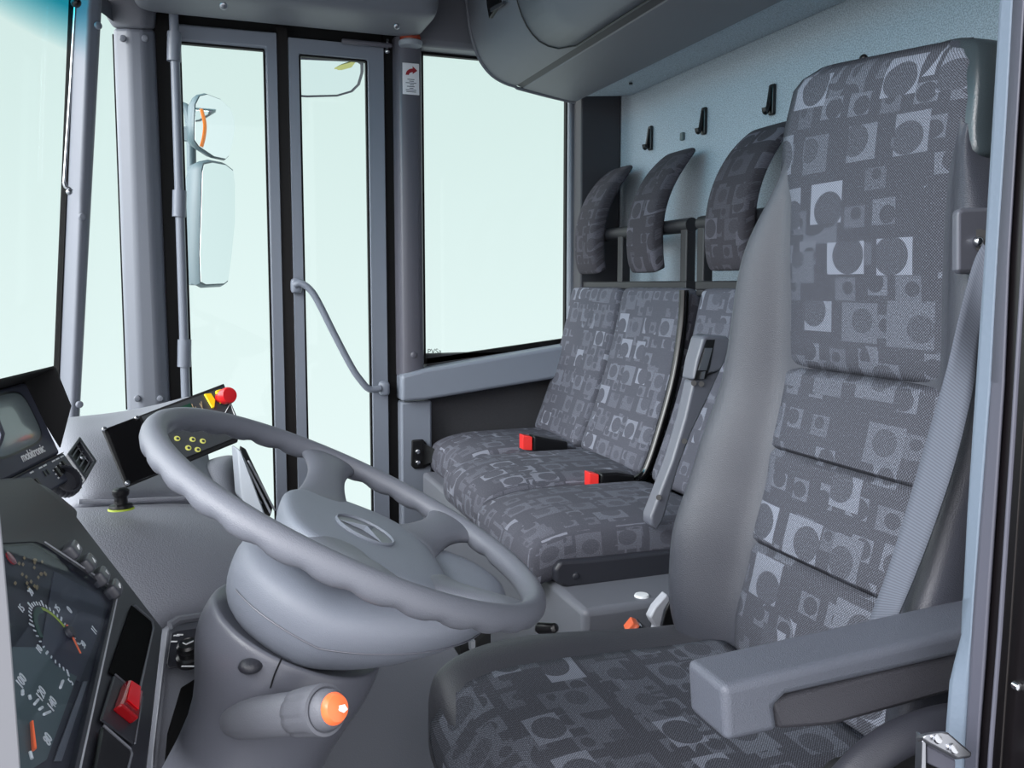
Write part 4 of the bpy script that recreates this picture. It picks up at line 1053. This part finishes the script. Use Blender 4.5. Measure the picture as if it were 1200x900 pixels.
# control strip
MB().prism([mf(bl,.012,.002),mf(.004,.012,.002),mf(.004,-.026,.008),mf(bl,-.026,.008)],-mf.z*.08).build('control_strip','monitor_grey',mn_,bevel=.003)
MB().box((bl,.0),(.0115,.0125),(.0015,.004),mf).build('strip_gap','black',mn_)
tf=Fr(mf(ml(38,531)[0],ml(38,531)[1],.0006),mf.x,mf.y); words('mobitronic',tf,.0175,'white_print','brand_lettering',mn_,narrow=.92,weight=.0002)
cs=Fr(mf(0,.012,.0025),mf.x,(mf(0,-.026,.0085)-mf(0,.012,.0025))*-1)
for k,(x,y) in enumerate(((-.022,-.016),(-.038,-.018),(-.052,-.020),(-.118,-.02),)):
    MB().box((x-.003,x+.003),(y-.008,y+.006),(.0,.003),cs).build('slide_switch','black',mn_)
    for yy in (-.008,-.002,.004):
        MB().box((x-.0085,x-.0055),(y+yy-.001,y+yy+.0012),(.0,.0008),cs).build('switch_mark','white_print',mn_)
for x in (-.010,-.026,-.040,-.070,-.084,-.112):
    MB().box((x-.006,x+.004),(-.0055,-.0035),(0,.0008),cs).build('printed_label','white_print',mn_,)
for x in (-.074,-.084): MB().box((x-.0018,x+.0018),(-.018,-.010),(0,.001),cs).build('socket','black',mn_)
# sun hood
H1=mf(0,y1,0); ho=.075
top_=[mf(bl,y1-.0,-.0),mf(.003,y1,0),mf(.003,y1,ho*.78),mf(bl,y1+.0,ho*.78)]
e1,e2=ml(62,431); 
hp1=PL(64,431,mf(.003,0,0),mf.x); hp2=PL(82.5,476,mf(.003,0,0),mf.x); hp3=PL(72,516,mf(.003,0,0),mf.x); hp4=mf(.003,y1,-.01)
side_=[hp4,hp1,hp2,hp3,mf(.003,.02,0)]
MB().prism(side_,mf.x*.004).build('hood_side','matte_black',mn_)
MB().prism([hp4,hp1,hp1-mf.x*.24,hp4-mf.x*.24],mu*.003).build('hood_top','matte_black',mn_)
# left cheek of the hood that peeks in at the frame edge
pA=[P(u,v,D=1.0) for u,v in ((-25,485),(0,492),(6,508),(4,516),(-2,530),(-25,530))]
MB().prism(pA,mf.x*-.01).build('hood_side','monitor_grey',mn_)
# ================================================================= INSTRUMENT CLUSTER
CO=P(195,735,Y=1.15); CT=P(90,600,Y=1.15); cu_=(CT-CO).normalized()
cf=Fr(CO,(0,1,0),cu_)       # x = right (to passenger), y = up, z = toward driver
if cf.z.dot(EYE-CO)<0: print('CLUSTER FLIP')
def cl(u,v,h=0): p=PL(u,v,CO,cf.z); return p+cf.z*h
ic=thing('instrument_cluster',CO,'black instrument cluster with dials seen from the side behind the wheel','instrument panel')
MB().prism([cl(195,735,-.004),cl(90,598,-.004),cl(40,555,-.004),cl(-60,560,-.004),cl(-60,960,-.004),cl(172,960,-.004)],-cf.z*.05).build('cluster_housing','charcoal',ic,bevel=.004)
# bezel around the glass
go=[(38,628),(50,634),(128,685),(138,696),(137,706),(92,905),(80,960),(-60,960),(-60,628)]
gi=[(40,636),(50,640),(124,690),(132,699),(131,707),(84,905),(73,960),(-55,955),(-55,640)]
MB().ring_frame([cl(u,v,-.004) for u,v in go],[cl(u,v,-.004) for u,v in gi],cf.z*.006).build('bezel','charcoal',ic,bevel=.0015,smooth=True)
edge=[cl(u,v,.0025) for u,v in ((50,637),(126,687),(133,694),(135,702),(133,712),(90,905))]
MB().tube(edge,.0009,6).build('bezel_edge','platform_light',ic)
MB().prism([cl(u,v,-.0035) for u,v in gi],-cf.z*.003).build('dial_plate','dial_dark',ic)
# purple-grey tachometer field & teal speedometer field
MB().prism([cl(u,v,-.003) for u,v in ((66,668),(122,697),(126,706),(118,740),(96,797),(68,785),(54,765),(52,752))],cf.z*.0006).build('tachometer_field','dial_slate',ic)
MB().prism([cl(u,v,-.003) for u,v in ((17,756),(55,757),(68,778),(93,791),(58,888),(30,905),(20,905))],cf.z*.0008).build('speedometer_field','dial_teal',ic)
MB().prism([cl(u,v,-.0028) for u,v in ((100,797),(105,797),(75,890),(66,890))],cf.z*.001).build('divider','platform',ic)
def dial(uc,vc,rad,a0,a1,n,maj,L0,L1,parent,col='white_print',w_=.0007):
    c_=cf.inv(cl(uc,vc)); fr_=Fr(cf(c_[0],c_[1],-.0022),cf.x,cf.y)
    mb=MB()
    for i in range(n+1):
        t=math.radians(lerp(a0,a1,i/n)); big=(i%maj==0); l=L1 if big else L0
        f2=Fr(fr_(math.cos(t)*rad,math.sin(t)*rad,0),fr_.x*math.cos(t)+fr_.y*math.sin(t),-fr_.x*math.sin(t)+fr_.y*math.cos(t))
        mb.box((0,l),(-w_*(1.5 if big else 1),w_*(1.5 if big else 1)),(0,.0005),f2)
    mb.build('dial_ticks',col,parent,smooth=False); return fr_
tf_=dial(70,747,.036,215,-35,30,5,.004,.007,ic)
for i,s_ in enumerate(('5','10','15','20','25','30')):
    t=math.radians(lerp(215,-35,i/5)); words(s_,Fr(tf_(math.cos(t)*.050,math.sin(t)*.050,.0002),cf.x,cf.y),.010,'white_print','dial_number',ic)
def arc(fr_,r0,r1,a0,a1,mat,nm,n=12):
    o=[];i_=[]
    for k in range(n+1):
        t=math.radians(lerp(a0,a1,k/n)); o.append((r1*math.cos(t),r1*math.sin(t))); i_.append((r0*math.cos(t),r0*math.sin(t)))
    mb=MB()
    for k in range(n): mb.prism([fr_(*o[k],0),fr_(*o[k+1],0),fr_(*i_[k+1],0),fr_(*i_[k],0)],cf.z*.0006)
    mb.build(nm,mat,ic,smooth=False)
arc(tf_,.028,.034,150,60,'dark_green','green_band'); arc(tf_,.031,.034,60,-5,'yellow_green','yellow_band')
def needle(fr_,ang,L,mat):
    t=math.radians(ang); f2=Fr(fr_(0,0,.002),fr_.x*math.cos(t)+fr_.y*math.sin(t),-fr_.x*math.sin(t)+fr_.y*math.cos(t))
    MB().prism([f2(-.008,-.0016,0),f2(L,-.0008,0),f2(L,.0008,0),f2(-.008,.0016,0)],cf.z*.001).build('needle',mat,ic,smooth=False)
def ang_to(u,v,fr_): q_=fr_.inv(PL(u,v,CO,cf.z)); return math.degrees(math.atan2(q_[1],q_[0])),math.hypot(q_[0],q_[1])
a_,l_=ang_to(94,766,tf_); needle(Fr(cl(82,741,-.002),cf.x,cf.y),ang_to(94,766,Fr(cl(82,741,-.002),cf.x,cf.y))[0],ang_to(94,766,Fr(cl(82,741,-.002),cf.x,cf.y))[1],'orange_plastic')
MB().lathe(Fr(cl(82,741,-.0015),cf.x,cf.y),[(.007,0),(.006,.004),(1e-4,.004)],16).build('needle_hub','dial_dark',ic)
for u,v,s_,r_ in ((27,797,'100',0),(50,812,'120',0),(63,824,'140',0),(58,865,'80',0),(112,738,'11',0),(83,714,'0',0)):
    words(s_,Fr(cl(u,v,-.0015),cf.x,cf.y),.012,'white_print','dial_number',ic)
sfr=Fr(cl(36,858,-.0018),cf.x,cf.y)
for (u0,v0,u1,v1) in ((28,808,28,813),(42,824,46,819),(53,836,60,833),(37,880,39,888),(72,805,75,797),(36,814,37,818),(48,830,51,828)):
    MB().tube([cl(u0,v0,-.001),cl(u1,v1,-.001)],.0012,6).build('dial_mark','white_print',ic)
nf_=Fr(cl(36,846,-.0005),cf.x,cf.y); q0,q1=cl(37,846,0),cl(40,878,0); MB().tube([q0,q1],[.0018,.0025],6,flat=.5).build('needle','orange_plastic',ic)
# warning lamp symbols field
rr_=random.Random(3); 
for k in range(22):
    u=20+rr_.random()*36; v=650+rr_.random()*38+(u-20)*.1
    MB().box((-.0028,.0028),(-.0012,.0012),(0,.0005),Fr(cl(u,v,-.0022),cf.x,cf.y)).build('warning_symbol','gold_mark',ic,smooth=False)
MB().lathe(Fr(cl(15,653,-.0022),cf.x,cf.y),[(.007,0),(.007,.001),(1e-4,.0012)],20).build('red_lamp','red_lens',ic)
MB().prism([cl(u,v,.0006) for u,v in gi],cf.z*.0006).build('cover_glass','gauge_cover',ic)
# four round-cornered keys along the end
for (u,v),sym in zip(((83,646),(101,661),(117,676),(132,691)),('s','up','down','r')):
    f_=Fr(cl(u-2,v+2,.003),cf.x,cf.y)
    kk=MB().rbox(f_,(.031,.0175,.016),.005,(1,1,1)).build('cluster_key','button_grey',ic,sub=1)
    mb=MB()
    if sym=='up': mb.prism([f_(-.004,-.003,.0082),f_(.004,-.003,.0082),f_(0,.003,.0082)],cf.z*.0005)
    elif sym=='down': mb.prism([f_(-.004,.003,.0082),f_(.004,.003,.0082),f_(0,-.003,.0082)],cf.z*.0005)
    else: mb.tube([f_(-.004,-.002,.0083),f_(-.002,.002,.0083),f_(.001,-.001,.0083),f_(.004,.002,.0083)],.0007,6)
    mb.build('key_symbol','white_print',kk,smooth=False)
# lower switch row: empty slot, red hazard switch, blank
sl=[(158,710),(178,733),(163,810),(134,787)]
MB().prism([cl(u,v,-.003) for u,v in ((156,708),(180,728),(180,740),(163,810),(130,786))],cf.z*.001).build('empty_slot','void_black',ic)
MB().tube([cl(u,v,.0) for u,v in ((158,709),(178,727),(180,736),(164,808))],.0012,6).build('slot_rim','platform',ic)
MB().prism([cl(u,v,-.0025) for u,v in ((134,791),(166,818),(157,872),(118,843))],cf.z*.003).build('switch_surround','charcoal',ic,bevel=.002)
MB().tube([cl(u,v,.001) for u,v in ((134,791),(166,818),(157,872))],.0009,6).build('slot_rim','platform',ic)
hz=MB().prism([cl(u,v,.0) for u,v in ((142,803),(158,818),(152,850),(131,833))],cf.z*.010).build('hazard_switch','red_lens',ic,bevel=.002)
MB().prism([cl(u,v,.0105) for u,v in ((142,806),(153,813),(150,840),(137,829))],cf.z*.0008).build('red_cap','lit_red',hz)
MB().prism([cl(u,v,-.002) for u,v in ((118,852),(152,882),(148,905),(108,905))],cf.z*.004).build('blank_switch','black',ic,bevel=.002)
MB().tube([cl(u,v,.003) for u,v in ((118,853),(149,880),(151,886),(146,905))],.0012,6).build('slot_rim','platform',ic)
# cowl over the cluster
patch([[(-60,575,.98),(0,560,1.00),(40,556,1.04),(60,562,1.08),(88,590,1.12),(96,600,1.13)],
       [(-60,590,.93),(0,575,.95),(40,575,.98),(62,585,1.03),(88,598,1.075),(97,606,1.09)],
       [(-60,620,.90),(0,612,.92),(40,612,.95),(60,615,1.0),(80,618,1.05),(90,620,1.07)]],
      'cluster_cowl','leather_dark',(-.05,.03,-.02),parent=ic,sub=2)
# ================================================================= MIRROR ADJUST PANEL + SIDE CONSOLE
cs_=thing('side_console',P(220,780,D=1.1),'grey console beside the steering column with rounded cubby opening','console')
q=[P(u,v,D=d_) for u,v,d_ in ((196,737,1.14),(206,728,1.16),(270,716,1.22),(290,760,1.18),(290,905,1.05),(255,960,1.0),(172,960,.95),(180,880,1.0))]
MB().prism(q,(-.02,.06,-.03)).build('console_panel','console_plastic',cs_,bevel=.005)
MB().prism([P(u,v,D=d_) for u,v,d_ in ((212,806,1.065),(228,796,1.075),(262,790,1.09),(262,905,1.0),(192,905,.985),(196,860,1.01))],(.0,-.004,.002)).build('cubby_opening','void_black',cs_,bevel=.002)
MB().tube([P(u,v,D=d_) for u,v,d_ in ((199,733,1.13),(208,727,1.14),(240,722,1.17),(268,717,1.20))],.006,8).build('upper_lip','console_plastic',cs_)
ma_=thing('mirror_adjuster',P(222,763,D=1.11),'small dark mirror adjustment panel with a round joystick','control')
q=[P(u,v,D=d_) for u,v,d_ in ((200,745,1.125),(206,742,1.13),(250,736,1.16),(250,778,1.115),(197,786,1.085),(195,780,1.088))]
mfn=(q[2]-q[0]).cross(q[5]-q[0]).normalized(); mfn=mfn if mfn.dot(EYE-q[0])>0 else -mfn
MB().prism([p+mfn*.002 for p in q],mfn*.003).build('adjuster_plate','charcoal',ma_,bevel=.001)
jf=Fr(P(222,768,D=1.095),RT,z=Vector((.35,-.35,.87)))
MB().lathe(jf,[(.0165,-.01),(.0165,0),(.013,.002),(.0125,.008),(.014,.010),(.014,.016),(.011,.019),(.010,.018),(1e-4,.018)],28).build('joystick','stud_black',ma_)
MB().tube([jf(-.006,.0,.0190),jf(-.001,-.003,.0190),jf(.006,.004,.0190)],.0009,6).build('joystick_mark','white_print',ma_)
for u,v in ((205,752),(208,745),(212,744)): MB().box((-.005,.003),(-.001,.001),(0,.0006),Fr(P(u,v,D=1.105),RT,z=mfn)).build('printed_mark','white_print',ma_)
MB().box((-.008,.008),(-.001,.001),(0,.0006),Fr(P(220,781,D=1.078),RT,z=mfn)).build('printed_mark','white_print',ma_)
# ================================================================= EXTERIOR MIRRORS
def mirror(name,label,face,D0,D1,back,tilt=0):
    """face: pixel outline; D0..D1 depth left/right"""
    us=[p[0] for p in face]; u0,u1=min(us),max(us)
    v0=min(p[1] for p in face); pts=[P(u,v,D=lerp(D0,D1,(u-u0)/(u1-u0))+tilt*(v-v0)) for u,v in face]
    c_=sum(pts,Vector())/len(pts)
    m_=thing(name,c_,label,'mirror')
    n_=(pts[len(pts)//3]-pts[0]).cross(pts[2*len(pts)//3]-pts[0]).normalized()
    if n_.dot(EYE-c_)<0:n_=-n_
    bk=Vector(back)
    r0=pts; r1=[c_+(p-c_)*1.03+bk*.15 for p in pts]; r2=[c_+(p-c_)*.95+bk*.6 for p in pts]; r3=[c_+(p-c_)*.6+bk for p in pts]
    MB().loft([r0,r1,r2,r3]).build('mirror_housing','mirror_shell',m_,angle=50)
    MB().prism([c_+(p-c_)*.975+n_*.002 for p in pts],n_*.002).build('mirror_face','mirror_glass',m_)
    return m_,c_,n_
m1,c1_,n1_=mirror('exterior_mirror','upper small exterior mirror with an orange reflection, seen through the door glass',
  [(228,122),(233,112),(242,110),(258,116),(270,127),(274,138),(275,152),(272,170),(268,183),(264,187),(250,184),(232,172),(227,165),(227,145)],3.55,3.75,(-.05,.05,-.0))
MB().tube(cat_rom([tuple(P(u,v,D=3.52)) for u,v in ((236,128),(240,145),(239,160),(236,172))],4),[.010]*13,8,flat=.5).build('mirror_streak','amber',m1)  # orange reflection put in as a coloured strip before the mirror face
MB().box((-.02,.02),(-.028,.03),(0,.02),Fr(P(222,158,D=3.6),RT,z=-FW)).build('mirror_clamp','mirror_shell',m1)
m2,c2_,n2_=mirror('exterior_mirror','tall lower exterior mirror seen through the folding door glass',
  [(236,200),(238,191),(248,189),(264,192),(273,199),(275,215),(275,260),(271,300),(267,330),(262,334),(240,335),(234,332),(233,300),(235,240)],3.55,3.75,(-.10,.05,0))
MB().tube(cat_rom([tuple(P(u,v,D=3.68)) for u,v in ((212,124),(219,128),(222,140),(224,170),(225,240),(226,300),(226,334))],3),.02,10).build('mirror_arm','mirror_shell',m2)
MB().rbox(Fr(P(226,265,D=3.66),RT,z=-FW),(.07,.07,.05),.015,(1,1,1)).build('arm_clamp','mirror_shell',m2)
m3,c3_,n3_=mirror('exterior_mirror','wide exterior mirror near the top of the right door leaf',
  [(345,68),(352,66),(390,69),(418,70),(424,74),(424,84),(420,98),(412,106),(395,111),(360,112),(345,111)],3.22,3.22,(0,.07,.01),tilt=.011)
MB().tube([P(u,v,D=3.22+.011*(v-66)) for u,v in ((345,111),(360,112),(395,111),(412,106),(420,98),(424,84),(424,74),(418,70),(390,69),(345,67))],.008,8).build('mirror_rim','dial_slate',m3)
MB().prism([P(u,v,D=3.20+.011*(v-66)) for u,v in ((378,86),(400,76),(418,71),(412,79),(390,85))],(0,-.002,0)).build('mirror_streak','pale_yellow',m3)
# ================================================================= DRIVER DOOR OPENING (near right) + near left pillar
def strip(le_,re_,Yl,Yr,back,name,mat,parent=None,n_=None,kind='structure',bevel=.003):
    L_=[P(u,v,Y=Yl) for u,v in le_]; R_=[P(u,v,Y=Yr) for u,v in re_]; bk=Vector(back)
    rings=[[a,b_,b_+bk,a+bk] for a,b_ in zip(L_,R_)]
    return MB().loft(rings).build(name,mat,parent,bevel=bevel,kind=kind if parent is None else None)
jb=thing('trim_11',(.55,.5,0),kind='structure')
lt=[(1176,-60),(1171,0),(1162,150),(1153,300),(1143,450),(1133,600),(1128,700),(1126,745),(1118,775),(1112,800),(1108,850),(1104,960)]
rt_=[(1194,-60),(1188,0),(1180,150),(1170,300),(1162,450),(1150,600),(1142,700),(1139,745),(1137,775),(1136,800),(1133,850),(1128,960)]
strip(lt,rt_,.47,.455,(.085,.06,0),'door_seal','light_seal',jb)
r2_=[(1206,-60),(1201,0),(1192,150),(1183,300),(1177,450),(1167,600),(1160,700),(1157,745),(1155,775),(1153,800),(1149,850),(1142,960)]
strip([(u-1,v) for u,v in rt_],r2_,.455,.44,(.085,.06,0),'inner_trim','violet_trim',jb)
r3_=[(u+60,v) for u,v in r2_]
strip([(u-1,v) for u,v in r2_],r3_,.445,.40,(.085,.05,0),'door_frame','dark_trim',jb)
MB().tube([P(u,v,Y=.425) for u,v in ((1212,-60),(1206,150),(1200,300),(1188,500),(1180,620),(1172,740),(1161,880),(1156,960))],.0016,8).build('frame_ridge','violet_trim',jb)
MB().tube([P(u,v,Y=.42) for u,v in ((1222,150),(1213,300),(1200,500),(1192,620),(1184,740),(1174,880),(1168,960))],.0006,6).build('frame_ridge','brown_rubber',jb)
bolt(jb,P(1192,804,Y=.413),(-.2,-1,0),.0032,.003,'chrome','frame_screw')
# rest of the door frame: lintel and sill, outside the view but part of the place
MB().box((-.5,.62),(.42,.62),(2.2,2.41)).build('trim_12','charcoal',kind='structure')
MB().box((-.62,.6),(.35,.62),(0,.10)).build('trim_13','charcoal',kind='structure')
MB().box((.66,XR),(.50,.56),(0,2.35)).build('wall_left','charcoal',kind='structure')
# striker
sk=thing('door_striker',P(1110,880,Y=.43),'bright metal door striker bracket with two rivets at the door frame','striker')
tp_=[P(u,v,Y=.43) for u,v in ((1081,866),(1085,860),(1104,857),(1112,858),(1140,882),(1138,888),(1122,890),(1088,872))]
MB().prism(tp_,(.003,.01,-.006)).build('striker_plate','steel',sk,bevel=.002)
MB().prism([P(u,v,Y=.432) for u,v in ((1081,868),(1086,870),(1086,960),(1078,960))],(.006,.012,0)).build('striker_side','steel',sk,bevel=.001)
MB().prism([P(u,v,Y=.436) for u,v in ((1087,874),(1120,891),(1120,910),(1087,895))],(.002,.01,0)).build('striker_body','violet_trim',sk,bevel=.001)
for u,v in ((1099,866),(1118,878)):
    MB().lathe(Fr(P(u,v,Y=.428),(1,0,0),z=(-.2,-.8,.55)),[(.0032,-.001),(.0030,.0008),(1e-4,.0014)],18).build('rivet','chrome',sk)
# near left: white door edge
nl=[(-8,470),(0,560),(8,640),(15,720),(21,800),(27,880),(32,960)]
strip([(u-40,v) for u,v in nl],nl,.30,.30,(-.02,-.03,0),'trim_14','white_paint',None,bevel=.002)
# ================================================================= WORLD + LIGHT
wd=bpy.data.worlds.new('studio'); S.world=wd; wd.use_nodes=True; nt=wd.node_tree; bg=nt.nodes['Background']
tc=nt.nodes.new('ShaderNodeTexCoord'); sp=nt.nodes.new('ShaderNodeSeparateXYZ'); nt.links.new(tc.outputs['Generated'],sp.inputs[0])
mr=nt.nodes.new('ShaderNodeMapRange'); nt.links.new(sp.outputs[2],mr.inputs['Value']); mr.inputs['From Min'].default_value=-.2; mr.inputs['From Max'].default_value=.38
rp=nt.nodes.new('ShaderNodeValToRGB'); rp.color_ramp.elements[0].color=(.86,.98,.975,1); rp.color_ramp.elements[1].color=(.66,.82,.79,1)
nt.links.new(mr.outputs[0],rp.inputs[0])
# added fill: world made brighter and neutral behind the camera, source unseen
my=nt.nodes.new('ShaderNodeMapRange'); nt.links.new(sp.outputs[1],my.inputs['Value'])
my.inputs['From Min'].default_value=.35; my.inputs['From Max'].default_value=-.5; my.inputs['To Min'].default_value=0; my.inputs['To Max'].default_value=1
mc=nt.nodes.new('ShaderNodeMix'); mc.data_type='RGBA'; nt.links.new(my.outputs[0],mc.inputs['Factor']); nt.links.new(rp.outputs[0],mc.inputs['A']); mc.inputs['B'].default_value=(1.35,1.37,1.42,1)
# second added fill: unseen world region ahead of the windscreen made much brighter
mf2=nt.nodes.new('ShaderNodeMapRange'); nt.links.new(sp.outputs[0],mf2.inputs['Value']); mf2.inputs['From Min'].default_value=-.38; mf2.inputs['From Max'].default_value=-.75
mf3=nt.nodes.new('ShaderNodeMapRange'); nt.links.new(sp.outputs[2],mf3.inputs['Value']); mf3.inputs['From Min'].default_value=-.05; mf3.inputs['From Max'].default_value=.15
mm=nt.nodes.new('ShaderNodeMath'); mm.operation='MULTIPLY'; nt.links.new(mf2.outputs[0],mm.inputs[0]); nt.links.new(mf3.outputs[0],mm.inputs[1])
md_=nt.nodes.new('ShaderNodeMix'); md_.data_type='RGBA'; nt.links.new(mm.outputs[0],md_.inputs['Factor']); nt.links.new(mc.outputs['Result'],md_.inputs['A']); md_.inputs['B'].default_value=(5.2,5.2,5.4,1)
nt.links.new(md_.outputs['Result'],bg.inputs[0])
def sun(name,direction,e,ang,col):
    l=bpy.data.lights.new(name,'SUN'); l.energy=e; l.angle=math.radians(ang); l.color=col
    o=bpy.data.objects.new(name,l); COL.objects.link(o); o.rotation_euler=Vector(direction).to_track_quat('-Z','Y').to_euler()
sun('key_light',(.82,.30,-.42),3.0,35,(.99,.98,1)); sun('door_light',(.2,.8,-.55),1.1,50,(.98,.97,1))
vs=S.view_settings; vs.view_transform='Standard'; vs.look='None'; vs.exposure=0; vs.gamma=1; vs.use_curve_mapping=False
